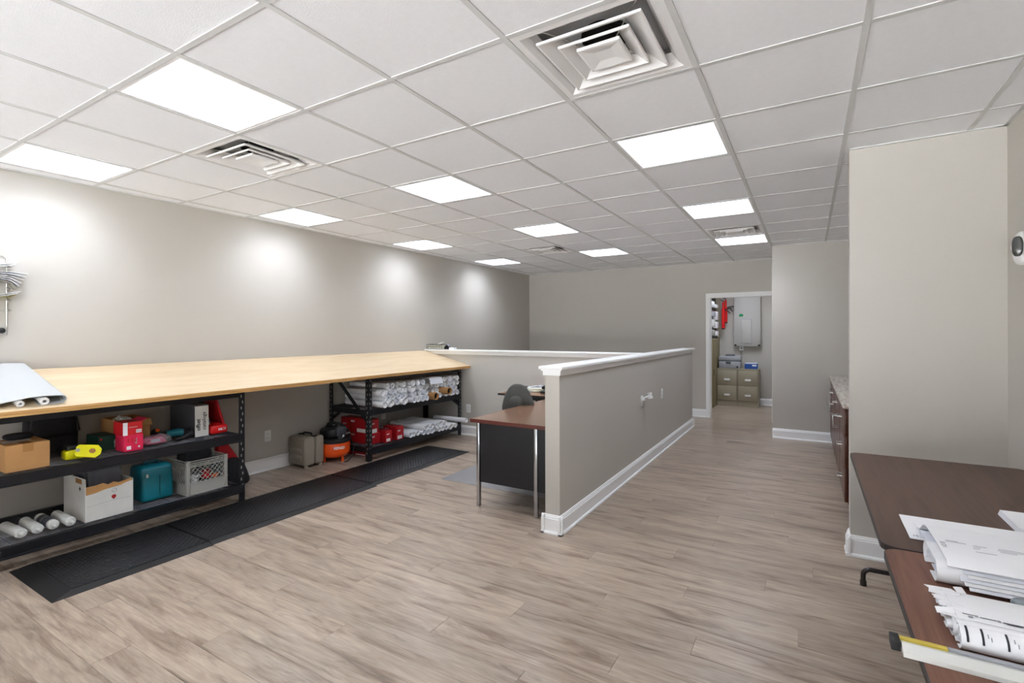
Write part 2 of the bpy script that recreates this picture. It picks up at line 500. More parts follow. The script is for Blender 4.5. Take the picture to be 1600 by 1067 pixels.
win = nb(); box(win, WX0, WX1, YB - .08, YB - .02, WZ0, WZ0 + .05); box(win, WX0, WX1, YB - .08, YB - .02, WZ1 - .05, WZ1)
for k in range(4):
    xx = WX0 + (WX1 - WX0 - .05) * k / 3; box(win, xx, xx + .05, YB - .08, YB - .02, WZ0 + .05, WZ1 - .05)
win = struct('added_window_1', win, 'steel')
for k in range(3):
    xx = WX0 + .05 + (WX1 - WX0 - .05) * k / 3
    bx('pane', 'glass', win, xx, xx + (WX1 - WX0 - .05) / 3 - .05, YB - .053, YB - .047, WZ0 + .05, WZ1 - .05)
b = nb(); box(b, -30, 34, -50, YB - .1, -.2, -.1); struct('added_ground_outside', b, 'pavement')  # unseen sunlit pavement, added to throw light up onto the ceiling
b = nb(); box(b, HX0, HX1, HY0, HY1, -.1, HH); struct('wall_partition_long', b, 'wall')
b = nb(); box(b, XL, HX0, BY0, BY1, -.1, HH); struct('wall_partition_cross', b, 'wall')
# store room
b = nb(); box(b, SX0 - .1, SX0, YF + .1, SY + .1, -.1, ZC); struct('wall_store_left', b, 'wall')
b = nb(); box(b, SX0, SX1, SY, SY + .1, -.1, ZC); struct('wall_store_far', b, 'wall')
b = nb(); box(b, SX1, SX1 + .1, YF + .1, SY + .1, -.1, ZC); struct('wall_store_right', b, 'wall')

# floor: sub-floor, then every plank
b = nb(); box(b, XL - .1, XR + .1, YB - .1, SY + .1, -.1, -.0068); floor = struct('floor', b, 'sub')
PW, PL = 0.1524, 1.5
pm = bpy.data.meshes.new('plank')
b = nb(); box(b, -.5, .5, -.5, .5, -1, 0); b.to_mesh(pm); b.free(); pm.materials.append(M['floor'])
FZ = WLOC[floor.name]
_meshes = {}
def plank_mesh(L_, W_):
    key = (round(L_, 3), round(W_, 3))
    if key not in _meshes:
        t = nb(); box(t, -L_ / 2, L_ / 2, -W_ / 2, W_ / 2, -.006, 0)
        top = [e for e in t.edges if all(v.co.z > -.001 for v in e.verts)]
        bmesh.ops.bevel(t, geom=top, offset=.0012, segments=1, affect='EDGES')
        me = bpy.data.meshes.new('plank'); t.to_mesh(me); t.free(); me.materials.append(M['floor']); _meshes[key] = me
    return _meshes[key]
rest = nb(); npl = 0
row = 0; y = YB
while y < SY:
    w = PW
    if y < YF < y + PW: pass
    y1 = min(y + PW, SY)
    store = y > YF
    xa, xb = (SX0, SX1) if store else (XL, XR)
    off = (row * 0.57 + RND.uniform(-.12, .12)) % PL
    x = xa - off
    while x < xb:
        p0, p1 = max(x, xa), min(x + PL, xb)
        if p1 - p0 > 0.03:
            vis = (y > -0.62 and not store) and not (p0 > XP and y > YP)
            if vis:
                npl += 1
                inst('plank', plank_mesh(p1 - p0 - .0006, y1 - y - .0006), ((p0 + p1) / 2, (y + y1) / 2, 0), floor)
            else:
                box(rest, p0, p1 - .0006, y, y1 - .0006, -.006, 0)
        x += PL
    y += PW; row += 1
ob('remaining_planks', rest, 'floor', floor, kind='stuff', origin=(1.234, .771, 0))
print('planks', npl)

# ceiling: slab, tiles, grid runners
b = nb(); box(b, XL - .1, XR + .1, YB - .1, YF + .1, ZC + .18, ZC + .22); ceiling = struct('ceiling', b, 'dark')
LIGHTS = [(-1, 0), (2, 0), (-1, 3), (2, 3), (5, 3), (-1, 6), (2, 6), (5, 6), (-1, 9), (2, 9), (5, 9), (-1, -3), (2, -3), (5, -3), (7, -3)]
VENTS = [(1, 1), (5, 1), (5, 8), (1, 8)]
_tm = {}
def tile_mesh(w, d):
    k = (round(w, 3), round(d, 3))
    if k not in _tm:
        t = nb(); box(t, -w / 2, w / 2, -d / 2, d / 2, 0, .014)
        bot = [e for e in t.edges if all(v.co.z < .001 for v in e.verts)]
        bmesh.ops.bevel(t, geom=bot, offset=.003, segments=1, affect='EDGES')
        me = bpy.data.meshes.new('ceiling_tile'); t.to_mesh(me); t.free(); me.materials.append(M['ceil']); _tm[k] = me
    return _tm[k]
xs = [XL] + [i * CELL for i in range(-1, 9)] + [XR]
ys = [YB] + [j * CELL for j in range(-5, 13)] + [YF]
for a in range(len(xs) - 1):
    for c in range(len(ys) - 1):
        x0, x1, y0, y1 = xs[a], xs[a + 1], ys[c], ys[c + 1]
        i, j = a - 2 + (0 if a else 0), c - 6
        i = round(x0 / CELL) if a else -2
        j = round(y0 / CELL) if c else -6
        if (i, j) in LIGHTS or (i, j) in VENTS: continue
        if x0 >= X2 - .01 and y0 > Y2 + .02: continue
        inst('ceiling_tile', tile_mesh(x1 - x0 - .012, y1 - y0 - .012), ((x0 + x1) / 2, (y0 + y1) / 2, ZC + .005), ceiling)
for x in xs[1:-1]:
    y1 = YF if x < X2 + .01 else Y2
    bx('grid_runner', 'grid', ceiling, x - .012, x + .012, YB, y1, ZC + .0005, ZC + .028)
for y in ys[1:-1]:
    x1 = XR if y < Y2 else X2
    bx('cross_tee', 'grid', ceiling, XL, x1, y - .012, y + .012, ZC + .0015, ZC + .026)
b = nb()
box(b, XL, XL + .02, YB, YF, ZC - .002, ZC + .02); struct('trim_ceiling_left', b, 'grid')
b = nb(); box(b, XL, X2, YF - .02, YF, ZC - .002, ZC + .02); struct('trim_ceiling_far', b, 'grid')
b = nb(); box(b, XP, XR, YP - .02, YP, ZC - .002, ZC + .02); struct('trim_ceiling_wing', b, 'grid')
b = nb(); box(b, X2, XR, Y2 - .02, Y2, ZC - .002, ZC + .02); struct('trim_ceiling_block', b, 'grid')
b = nb(); box(b, XR - .02, XR, YB, YP, ZC - .002, ZC + .02); struct('trim_ceiling_right', b, 'grid')
b = nb(); box(b, SX0 - .1, SX1 + .1, YF, SY + .1, ZC, ZC + .05); struct('ceiling_store', b, 'ceil')

# light panels
LT = {(-1, 0): 'square light panel by the left wall, cut by the left edge of the photo',
      (2, 0): 'largest light panel, upper left, diagonally before the left air vent',
      (-1, 3): 'second light panel of the row along the left wall',
      (2, 3): 'light panel in the middle row, second from the camera',
      (5, 3): 'bright light panel directly beyond the large near air vent',
      (-1, 6): 'third light panel of the row along the left wall',
      (2, 6): 'light panel in the middle row, third from the camera',
      (5, 6): 'light panel in the right row just before the far right vent',
      (-1, 9): 'farthest light panel of the row along the left wall',
      (2, 9): 'farthest light panel of the middle row, beyond the small middle vent',
      (5, 9): 'farthest light panel of the right row, just behind the far right vent',
      (-1, -3): 'light panel by the left wall behind the camera', (2, -3): 'light panel in the middle row behind the camera',
      (5, -3): 'light panel in the right row behind the camera', (7, -3): 'light panel by the right wall behind the camera'}
def lamp_in(t, x, y, z, size, watts):
    ld = bpy.data.lights.new('panel_lamp', 'AREA'); ld.shape = 'SQUARE'; ld.size = size; ld.energy = watts
    ld.spread = math.radians(128); ld.color = lin('#e8f0ff')[:3]
    lo = bpy.data.objects.new('panel_lamp', ld); COL.objects.link(lo)
    place(lo, (x, y, z), t)
def light_panel(x0, y0, w, label):
    t = thing('ceiling_light', (x0 + w / 2, y0 + w / 2, ZC), label, 'ceiling light', 'square ceiling light panels')
    b = nb(); g = .013; f = .03
    for (a0, a1, c0, c1) in ((g, w - g, g, f), (g, w - g, w - f, w - g), (g, f, f, w - f), (w - f, w - g, f, w - f)):
        box(b, x0 + a0, x0 + a1, y0 + c0, y0 + c1, ZC + .003, ZC + .05)
    ob('frame', b, 'trim', t)
    lamp_in(t, x0 + w / 2, y0 + w / 2, ZC + .044, w - 2 * f - .01, PANEL_WATTS)
    bx('diffuser', 'led', t, x0 + f, x0 + w - f, y0 + f, y0 + w - f, ZC + .046, ZC + .05)
for (i, j) in LIGHTS:
    light_panel(i * CELL, j * CELL, CELL, LT[(i, j)])

# store-room light, on its ceiling, hidden by the door head
t = thing('ceiling_light', (3.0, 8.6, ZC), 'light panel on the store room ceiling beyond the doorway', 'ceiling light', 'square ceiling light panels')
bx('frame', 'trim', t, 2.6, 3.4, 8.1, 9.0, ZC - .03, ZC - .001)
bx('diffuser', 'led', t, 2.64, 3.36, 8.14, 8.96, ZC - .034, ZC - .0302)
lamp_in(t, 3.0, 8.55, ZC - .036, .7, PANEL_WATTS * 1.2)

VT = {(5, 1): 'large square air vent at the top centre, nearest the camera', (1, 1): 'square air vent at the upper left behind the largest light panel',
      (5, 8): 'small square air vent between the two far right light panels', (1, 8): 'faint small air vent near the far left corner of the ceiling'}
def ring_louver(b, c, a, z0, inn, z1, th=.004):
    """one square cone: outer lower edge of half-size a at z0, inner upper edge at z1"""
    def sq(h, z): return [b.verts.new((c[0] + sx * h, c[1] + sy * h, z)) for sx, sy in ((-1, -1), (1, -1), (1, 1), (-1, 1))]
    R1, R2, R3, R4, R5 = sq(a, z0 + .009), sq(a, z0), sq(a - .006, z0 - .001), sq(inn, z1), sq(inn + .004, z1 + .006)
    for A, B in ((R1, R2), (R2, R3), (R3, R4), (R4, R5), (R5, R1)):
        for k in range(4):
            b.faces.new((A[k], A[(k + 1) % 4], B[(k + 1) % 4], B[k]))
def vent(i, j):
    x0, y0 = i * CELL, j * CELL; c = (x0 + CELL / 2, y0 + CELL / 2)
    t = thing('air_vent', (c[0], c[1], ZC), VT[(i, j)], 'air vent', 'square ceiling air vents')
    b = nb()
    def sq(h, z): return [b.verts.new((c[0] + sx * h, c[1] + sy * h, z)) for sx, sy in ((-1, -1), (1, -1), (1, 1), (-1, 1))]
    rs = [sq(.2925, ZC + .012), sq(.2925, ZC + .003), sq(.262, ZC + .003), sq(.242, ZC + .018), sq(.224, ZC + .05), sq(.219, ZC + .05), sq(.239, ZC + .024)]
    for A, B in zip(rs, rs[1:] + rs[:1]):
        for k in range(4):
            b.faces.new((A[k], A[(k + 1) % 4], B[(k + 1) % 4], B[k]))
    ob('face_plate', b, 'trim', t)
    for (a, inn) in ((.212, .135), (.147, .08)):
        b = nb(); ring_louver(b, c, a, ZC - .007, inn, ZC + .034); ob('louver', b, 'trim', t)
    b = nb()
    R = [sq2 for sq2 in ()]
    def q(h, z): return [b.verts.new((c[0] + sx * h, c[1] + sy * h, z)) for sx, sy in ((-1, -1), (1, -1), (1, 1), (-1, 1))]
    A, B, D, E2 = q(.09, ZC + .004), q(.09, ZC - .008), q(.082, ZC - .009), q(.035, ZC - .002)
    for P_, Q_ in ((A, B), (B, D), (D, E2)):
        for k in range(4): b.faces.new((P_[k], P_[(k + 1) % 4], Q_[(k + 1) % 4], Q_[k]))
    b.faces.new(E2); b.faces.new(A[::-1])
    ob('center_plate', b, 'trim', t)
    b = nb()
    for (u0, u1, v0, v1) in ((-.29, .29, -.29, -.28), (-.29, .29, .28, .29), (-.29, -.28, -.28, .28), (.28, .29, -.28, .28)):
        box(b, c[0] + u0, c[0] + u1, c[1] + v0, c[1] + v1, ZC + .03, ZC + .085)
    box(b, c[0] - .29, c[0] + .29, c[1] - .29, c[1] + .29, ZC + .085, ZC + .09)
    ob('duct_box', b, 'galv', t)
    b = nb(); lathe(b, (c[0], c[1], 0), [(0, ZC + .0848), (.1, ZC + .0848), (.1, ZC + .07), (.092, ZC + .07), (.092, ZC + .08), (0, ZC + .08)], 20)
    ob('duct_collar', b, 'dark', t)
    for sx, sy in ((-1, -1), (1, -1), (1, 1), (-1, 1)):
        b = nb(); tube(b, [(c[0] + sx * .2, c[1] + sy * .2, ZC + .05), (c[0] + sx * .14, c[1] + sy * .14, ZC + .04), (c[0] + sx * .05, c[1] + sy * .05, ZC + .005)], .003, 6)
        ob('spring_wire', b, 'steel', t)
for v in VENTS: vent(*v)

# trim: base boards with shoe moulding, half wall caps, door casing
def baseboard(name, pts, nrm_list):
    """pts: list of ((x0,y0),(x1,y1),(nx,ny)) runs; n points into the room"""
    b = nb()
    for (p, q, n_) in pts:
        p, q, n_ = Vector(p), Vector(q), Vector(n_)
        prof = [(0, 0), (.027, 0), (.027, .010), (.022, .018), (.015, .02), (.015, .104), (.011, .108), (.011, .116), (.006, .122), (.006, .128), (0, .132)]
        A = [b.verts.new((p.x + n_.x * d, p.y + n_.y * d, z)) for d, z in prof]
        B = [b.verts.new((q.x + n_.x * d, q.y + n_.y * d, z)) for d, z in prof]
        k_ = len(prof)
        for k in range(k_): b.faces.new((A[k], A[(k + 1) % k_], B[(k + 1) % k_], B[k]))
        b.faces.new(A[::-1]); b.faces.new(B)
    return struct(name, b, 'trim')
e = .027
baseboard('baseboard_left', [((XL, YB), (XL, BY0), (1, 0)), ((XL, BY1), (XL, YF), (1, 0))], 0)
baseboard('baseboard_far', [((XL, YF), (2.608, YF), (0, -1))], 0)
baseboard('baseboard_block', [((X2, Y2), (4.34, Y2), (0, -1))], 0)
baseboard('baseboard_wing', [((XP - e, YP), (XR, YP), (0, -1)), ((XP, YP - e), (XP, YP + .12), (-1, 0))], 0)
baseboard('baseboard_right', [((XR, YB), (XR, YP - e), (-1, 0))], 0)
baseboard('baseboard_back', [((XL + e, YB), (XR - e, YB), (0, 1))], 0)
baseboard('baseboard_partition_long', [((HX1, HY0 - e), (HX1, HY1 + e), (1, 0)), ((HX0 - e, HY0), (HX1 + e, HY0), (0, -1)), ((HX0, HY0 - e), (HX0, BY0), (-1, 0)), ((HX0 - e, HY1), (HX1 + e, HY1), (0, 1)), ((HX0, BY1), (HX0, HY1), (-1, 0))], 0)
baseboard('baseboard_partition_cross', [((XL + e, BY0), (HX0 - e, BY0), (0, -1)), ((XL + e, BY1), (HX0 - e, BY1), (0, 1))], 0)
baseboard('baseboard_store', [((SX0, SY), (SX1, SY), (0, -1)), ((SX1, YF + .1), (SX1, SY - e), (-1, 0))], 0)
def cap(name, x0, x1, y0, y1):
    b = nb()
    rbox(b, x0 - .036, x1 + .036, y0 - .036, y1 + .036, 1.161, 1.183, r=.005, seg=2)
    box(b, x0 - .012, x1 + .012, y0 - .012, y1 + .012, 1.118, 1.150)
    box(b, x0 - .022, x1 + .022, y0 - .022, y1 + .022, 1.150, 1.161)
    return struct(name, b, 'trim', smooth=30)
cap('trim_1', HX0, HX1, HY0, HY1)
b = nb()
rbox(b, XL, HX0 - .037, BY0 - .036, BY1 + .036, 1.161, 1.183, r=.005, seg=2)
box(b, XL, HX0 - .013, BY0 - .012, BY1 + .012, 1.118, 1.150); box(b, XL, HX0 - .023, BY0 - .022, BY1 + .022, 1.150, 1.161)
struct('trim_2', b, 'trim', smooth=30)
b = nb()
box(b, 2.608, DX0, YF - .016, YF, 0, DH + .06); box(b, DX0, X2 - .001, YF - .016, YF, DH, DH + .06); box(b, DX1, X2 - .001, YF - .016, YF, 0, DH)
box(b, DX0, DX0 + .014, YF, YF + .1, 0, DH); box(b, DX1 - .014, DX1, YF, YF + .1, 0, DH); box(b, DX0 + .014, DX1 - .014, YF, YF + .1, DH - .014, DH)
struct('trim_3', b, 'trim')

# ------------------------------------------------------------------ sloped plan bench and its two racks
def bench_z(x):                     # upper face of the sloped top
    return .965 + (.045 - x) * .25
t = thing('plan_bench_top', (-.36, 1.9, 1.0), 'long sloped maple plywood plan bench top along the left wall', 'bench top')
BY_0, BY_1 = -.75, BY0 - .004
b = nb(); XB = XL + .006
prism(b, [(XB, bench_z(XB)), (.045, .965), (.045, .949), (XB, bench_z(XB) - .016)], 'Y', BY_0, BY_1); ob('plywood_sheet', b, 'maple', t)
b = nb()
prism(b, [(XB, bench_z(XB) - .0165), (.047, .9482), (.047, .932), (XB, bench_z(XB) - .033)], 'Y', BY_0, BY_1); ob('lower_sheet', b, 'mapleedge', t)
b = nb(); box(b, .0455, .05, BY_0, BY_1, .9495, .9655); ob('edge_band', b, 'mapleedge', t)

def rack(y0, y1, x0, x1, label, brace):
    t = thing('storage_rack', ((x0 + x1) / 2, (y0 + y1) / 2, 0), label, 'storage rack')
    for (x, sx) in ((x0, 1), (x1, -1)):
        h = bench_z(x) - .06
        for (y, sy) in ((y0, 1), (y1, -1)):
            b = nb()
            w = .05; th = .004
            box(b, x, x + sx * w, y, y + sy * th, 0, h)
            box(b, x, x + sx * th, y + sy * th, y + sy * w, 0, h)
            p = ob('post', b, 'black', t)
            b = nb()
            k = 0
            z = .08
            while z < h - .03:
                # punched slots, front face and end face
                yy = y + sy * (.018 if k % 2 else .03)
                xo = x - sx * .0006
                box(b, min(xo, x), max(xo, x), yy - .004, yy + .004, z, z + .022)
                xx = x + sx * (.018 if k % 2 else .03); yo = y - sy * .0006
                box(b, xx - .004, xx + .004, min(yo, y), max(yo, y), z, z + .022)
                z += .05; k += 1
            ob('slots', b, 'slot', p, kind='stuff')
    for zt, name in ((.575, 'shelf_beam'), (.145, 'shelf_beam')):
        for x, sx in ((x0 + .006, 1), (x1 - .006, -1)):
            b = nb()
            prism(b, [(x - sx * .012, zt), (x + sx * .018, zt), (x + sx * .018, zt - .012), (x + sx * .006, zt - .02), (x + sx * .006, zt - .068), (x - sx * .018, zt - .068), (x - sx * .018, zt - .056), (x - sx * .012, zt - .053)], 'Y', y0 + .006, y1 - .006)
            ob(name, b, 'black', t)
        for y in (y0 + (.052 if brace and zt < .3 else .008), y1 - .028):
            bx('side_beam', 'black', t, x0 + .02, x1 - .02, y, y + .02, zt - .066, zt - .008)
        b = nb()
        n = int((x1 - x0 - .06) / .032)
        for k in range(n + 1):
            xx = x0 + .03 + (x1 - x0 - .06) * k / n
            tube(b, [(xx, y0 + .06, zt - .004), (xx, y1 - .03, zt - .004)], .0022, 5)
        m_ = int((y1 - y0) / .17)
        for k in range(1, m_):
            yy = y0 + (y1 - y0) * k / m_
            tube(b, [(x0 + .015, yy, zt - .0085), (x1 - .015, yy, zt - .0085)], .0028, 5)
        ob('wire_deck', b, 'wire', t, kind='stuff')
    b = nb(); box(b, x1 - .03, x1 - .006, y0 + .006, y1 - .006, .883, .925); ob('top_beam', b, 'black', t)
    b = nb(); box(b, x0 + .006, x0 + .03, y0 + .006, y1 - .006, 1.03, 1.075); ob('top_beam', b, 'black', t)
    for y in (y0 + .01, y1 - .034):
        b = nb(); prism(b, [(x0 + .03, bench_z(x0) - .06), (x1 - .03, bench_z(x1) - .05), (x1 - .03, bench_z(x1) - .09), (x0 + .03, bench_z(x0) - .1)], 'Y', y, y + .024)
        ob('top_rail', b, 'black', t)
    if brace:
        for y in (y0 + .006, y1 - .022):
            b = nb(); prism(b, [(x0 + .05, .93), (x0 + .1, .93), (x1 - .05, .475), (x1 - .05, .43)], 'Y', y, y + .016)
            ob('diagonal_brace', b, 'black', t)
        b = nb(); prism(b, [(y1 - .045, .42), (y1 - .045, .46), (y1 - .16, .51), (y1 - .19, .51)], 'X', x1 - .03, x1 - .012); ob('gusset', b, 'black', t)
        b = nb(); prism(b, [(y0 + .045, .42), (y0 + .045, .46), (y0 + .16, .51), (y0 + .19, .51)], 'X', x0 + .012, x0 + .03); ob('gusset', b, 'black', t)
    return t
rack(-.55, 1.394, -.735, -.045, 'black steel storage rack under the near end of the bench, full of tools', False)
rack(2.81, 4.488, -.735, -.09, 'black steel storage rack under the far end of the bench, full of rolled plans', True)
ZM, ZL = .5775, .1475              # upper faces of the middle and low shelves

# folded white vinyl over two rolls, on the near end of the bench
t = thing('folded_vinyl_sheet', (-.35, -.1, 1.06), 'white folded vinyl sheet lying at the left end of the bench top', 'folded sheet')
SL = math.atan(.25)
def on_bench(bm):                   # local frame: x along the slope towards the wall from the front edge, y, z up from the top
    mx = Matrix.Translation((.045, 0, .9662)) @ Matrix(((-math.cos(SL), 0, math.sin(SL), 0), (0, 1, 0, 0), (math.sin(SL), 0, math.cos(SL), 0), (0, 0, 0, 1)))
    bm.transform(mx); return bm
b = nb()
path = [(-.55, .006)] + [(-.4 + .1 * k, .005 + .036 * (k / 5.0) ** 1.0) for k in range(0, 6)]
path = [(-.55, .002), (-.4, .004), (-.25, .008), (-.14, .018), (-.06, .036), (.03, .052), (.1, .056), (.16, .053)]
path += [(.185 + .024 * math.sin(a), .028 + .024 * math.cos(a)) for a in [PI * k / 8 for k in range(0, 9)]]
path += [(.15, .002), (.08, .0015)]
sheet(b, path, 'X', .06, .80, t=.004, n=2)
ob('vinyl_fold', on_bench(b), 'vinyl', t, smooth=50)
for (yc, r) in ((-.005, .019), (.105, .023)):
    b = nb(); lathe(b, (0, yc, r + .001), [(r * .42, .5), (r * .42, .054), (r * .6, .052), (r * .62, .056), (r * .8, .053), (r * .82, .057), (r, .055), (r, .7), (0, .7)], 24, 'X')
    on_bench(b)
    ob('paper_roll', b, 'paper', t, smooth=50)

# ------------------------------------------------------------------ things on the near rack, middle shelf
def carton(name, m, x0, x1, y0, y1, z0, z1, label, cat='box', group=None, rz=0.0, tape=None, flaps=False):
    t = thing(name, ((x0 + x1) / 2, (y0 + y1) / 2, z0), label, cat, group)
    mx = rot_about(((x0 + x1) / 2, (y0 + y1) / 2, 0), rz)
    b = nb(); rbox(b, x0, x1, y0, y1, z0, z1, r=.003, seg=1); b.transform(mx); ob('carton_body', b, m, t)
    if tape:
        b = nb(); box(b, x0 + .0, x1, (y0 + y1) / 2 - .025, (y0 + y1) / 2 + .025, z1, z1 + .0006)
        box(b, x1, x1 + .0006, (y0 + y1) / 2 - .025, (y0 + y1) / 2 + .025, z1 - .05, z1 + .0006); b.transform(mx); ob('tape', b, tape, t)
    return t
def label_plate(name, m, t, x, y0, y1, z0, z1):      # a flat sticker on a face looking towards +x
    b = nb(); box(b, x, x + .0008, y0, y1, z0, z1); return ob(name, b, m, t)

t = carton('cardboard_box', 'kraft', -.37, -.09, -.05, .155, ZM, ZM + .165, 'plain brown cardboard box at the left end of the middle shelf', tape='tape')
b = nb(); box(b, -.3, -.2, -.03, .1, ZM + .1657, ZM + .1662); ob('shipping_label', b, 'whitebox', t)
b = nb(); blob(b, (-.3, .06, ZM + .187), (.05, .07, .02), .6, .6); ob('black_pouch', b, 'blackcloth', None, smooth=60, label='small black pouch lying on top of the brown cardboard box', cat='pouch')

# black tool bag at the back of the shelf
t = thing('black_tool_bag', (-.55, .36, ZM), 'tall black tool bag standing at the back of the middle shelf', 'bag')
b = nb(); blob(b, (-.58, .30, ZM + .135), (.1, .14, .134), .35, .5); ob('bag_body', b, 'blackcloth', t, smooth=60)
b = nb(); tube(b, [(-.52, .18, ZM + .16), (-.5, .18, ZM + .25), (-.52, .3, ZM + .275), (-.52, .42, ZM + .25), (-.5, .43, ZM + .14)], .011, 8); ob('handle', b, 'blackpl', t, smooth=60)
b = nb(); rbox(b, -.49, -.455, .2, .4, ZM + .03, ZM + .13, r=.01); ob('front_pocket', b, 'blackcloth', t, smooth=50)

# yellow tool in its holder
t = thing('yellow_laser_tool', (-.2, .34, ZM), 'bright yellow tool with a yellow cover plate lying on the middle shelf', 'power tool')
b = nb(); blob(b, (-.2, .315, ZM + .033), (.045, .065, .032), .35, .35); ob('tool_body', b, 'yellow', t, smooth=50)
b = nb(); blob(b, (-.205, .3, ZM + .078), (.035, .04, .016), .4, .4); ob('battery', b, 'blackpl', t, smooth=50)
b = nb(); box(b, -.1558, -.155, .30, .34, ZM + .024, ZM + .042); ob('screen', b, 'ink', t)
b = nb()
pl = [(-.072, -.028), (-.06, -.046), (.045, -.05), (.07, -.02), (.07, .02), (.045, .05), (-.06, .046), (-.072, .028)]
prism(b, pl, 'Z', -.004, .004)
bmesh.ops.bevel(b, geom=list(b.edges), offset=.002, segments=1, affect='EDGES')
_lx = Vector((.3, .8, -.18)).normalized(); _nz = Vector((.62, -.36, .7)); _wy = _nz.cross(_lx).normalized(); _nz = _lx.cross(_wy)
mxc = Matrix.Identity(4)
for _i in range(3):
    mxc[_i][0] = _lx[_i] * .95; mxc[_i][1] = _wy[_i] * 1.0; mxc[_i][2] = _nz[_i]; mxc[_i][3] = (-.092, .352, ZM + .055)[_i]
b.transform(mxc); ob('cover_plate', b, 'yellow', t, smooth=30)
b = nb(); prism(b, [(.02 + .02 * math.cos(a), .02 * math.sin(a)) for a in [PI * k / 3 for k in range(6)]], 'Z', .0042, .0052); b.transform(mxc); ob('cover_knob', b, 'kraftdk', t)
b = nb(); prism(b, [(-.06 + .014 * math.cos(a), .014 * math.sin(a)) for a in [PI * k / 4 for k in range(8)]], 'Z', .0042, .0052); b.transform(mxc); ob('cover_badge', b, 'grey', t)

# cartons in the middle of the shelf
t = carton('green_tool_box', 'green', -.5, -.295, .475, .585, ZM, ZM + .105, 'dark green tool carton with white lettering down its edge', rz=0)
text('lettering', 'metabo', .02, 'paper', t, (-.2942, .578, ZM + .012), (0, 0, 1), (0, -1, 0), sx=.95, bold=.0006)
b = nb(); box(b, -.295, -.2942, .485, .497, ZM + .076, ZM + .09); ob('red_mark', b, 'red', t)
t = carton('black_parts_box', 'blackpl', -.285, -.23, .60, .655, ZM, ZM + .10, 'small black carton with grey print between the green and the pink boxes')
for k in range(5):
    bx('print_line', 'inkg', t, -.23, -.2295, .607, .648 - .006 * (k % 3), ZM + .02 + k * .016, ZM + .024 + k * .016)
t = carton('pink_bit_box', 'pink', -.24, -.1, .555, .673, ZM, ZM + .115, 'pink-red carton at the shelf front, lower of the two pink boxes')
label_plate('white_label', 'paper', t, -.1, .57, .597, ZM + .015, ZM + .04)
label_plate('round_label', 'paper', t, -.1, .64, .652, ZM + .022, ZM + .034)
text('lettering', 'milwaukee', .017, 'paper', t, (-.0992, .632, ZM + .05), (0, 0, 1), (0, -1, 0), sx=.6, bold=.0005)
for k in range(3): label_plate('print_block', 'redc', t, -.1, .575 + .022 * k, .585 + .022 * k, ZM + .065, ZM + .095)
# upper open carton, lying on its side with its mouth towards +y
t = thing('open_pink_box', (-.17, .61, ZM + .1155), 'pink-red carton with an open flap, lying on the lower pink box', 'box')
z0 = ZM + .116; x0, x1, y0, y1, z1 = -.26, -.11, .552, .672, z0 + .092; th = .003
b = nb(); box(b, x0, x1, y0, y1, z0, z0 + th); box(b, x0, x1, y0, y1, z1 - th, z1); box(b, x0, x0 + th, y0, y1, z0 + th, z1 - th); box(b, x1 - th, x1, y0, y1, z0 + th, z1 - th); box(b, x0 + th, x1 - th, y0, y0 + th, z0 + th, z1 - th)
ob('carton_body', b, 'redc', t)
b = nb(); box(b, x0 + th, x1 - th - .0005, y0 + th, y0 + .004, z0 + th, z1 - th); ob('carton_lining', b, 'kraftdk', t)
b = nb(); box(b, x0 + .004, x1 - .004, y1 - .002, y1 + .035, z1 - .001, z1 + .001); b.transform(rot_about((0, y1, z1), 0, math.radians(25))); ob('top_flap', b, 'pink', t)
b = nb(); box(b, x1, x1 + .0008, y0, y0 + .028, z0, z1); ob('white_end_strip', b, 'paper', t)
label_plate('barcode_label', 'paper', t, x1, y1 - .04, y1 - .006, z0 + .012, z0 + .035)
for k in range(4): label_plate('barcode_bar', 'ink', t, x1 + .0006, y1 - .036 + k * .007, y1 - .033 + k * .007, z0 + .016, z0 + .03)
text('lettering', 'milwaukee', .014, 'paper', t, (x1 + .001, y0 + .035, z0 + .052), (0, 1, 0), (0, 0, 1), sx=.9)
# open kraft carton with crumpled paper behind them
t = thing('open_kraft_box', (-.42, .68, ZM), 'open kraft carton with crumpled packing paper behind the pink boxes', 'box')
x0, x1, y0, y1, z0, z1 = -.58, -.29, .59, .80, ZM + .002, ZM + .2
b = nb(); box(b, x0, x1, y0, y1, z0, z0 + .004); box(b, x0, x1, y0, y0 + .004, z0, z1); box(b, x0, x1, y1 - .004, y1, z0, z1); box(b, x0, x0 + .004, y0, y1, z0, z1); box(b, x1 - .004, x1, y0, y1, z0, z1 - .01); ob('carton_body', b, 'kraft', t)
b = nb()
def crumple(p):
    n_ = math.sin(p.x * 170) * math.cos(p.y * 140 + 1) + math.sin(p.z * 190 + p.x * 90)
    return p * (1 + .16 * n_)
blob(b, (-.40, .66, z1 - .05), (.12, .055, .06), .9, .9, 22, 14, crumple); ob('packing_paper', b, 'whitebox', t)
b = nb(); box(b, x1 - .002, x1 + .05, y0, y1, z1 - .012, z1 - .009); b.transform(rot_about((x1, 0, z1 - .01), 0, 0, math.radians(60))); ob('front_flap', b, 'kraft', t)

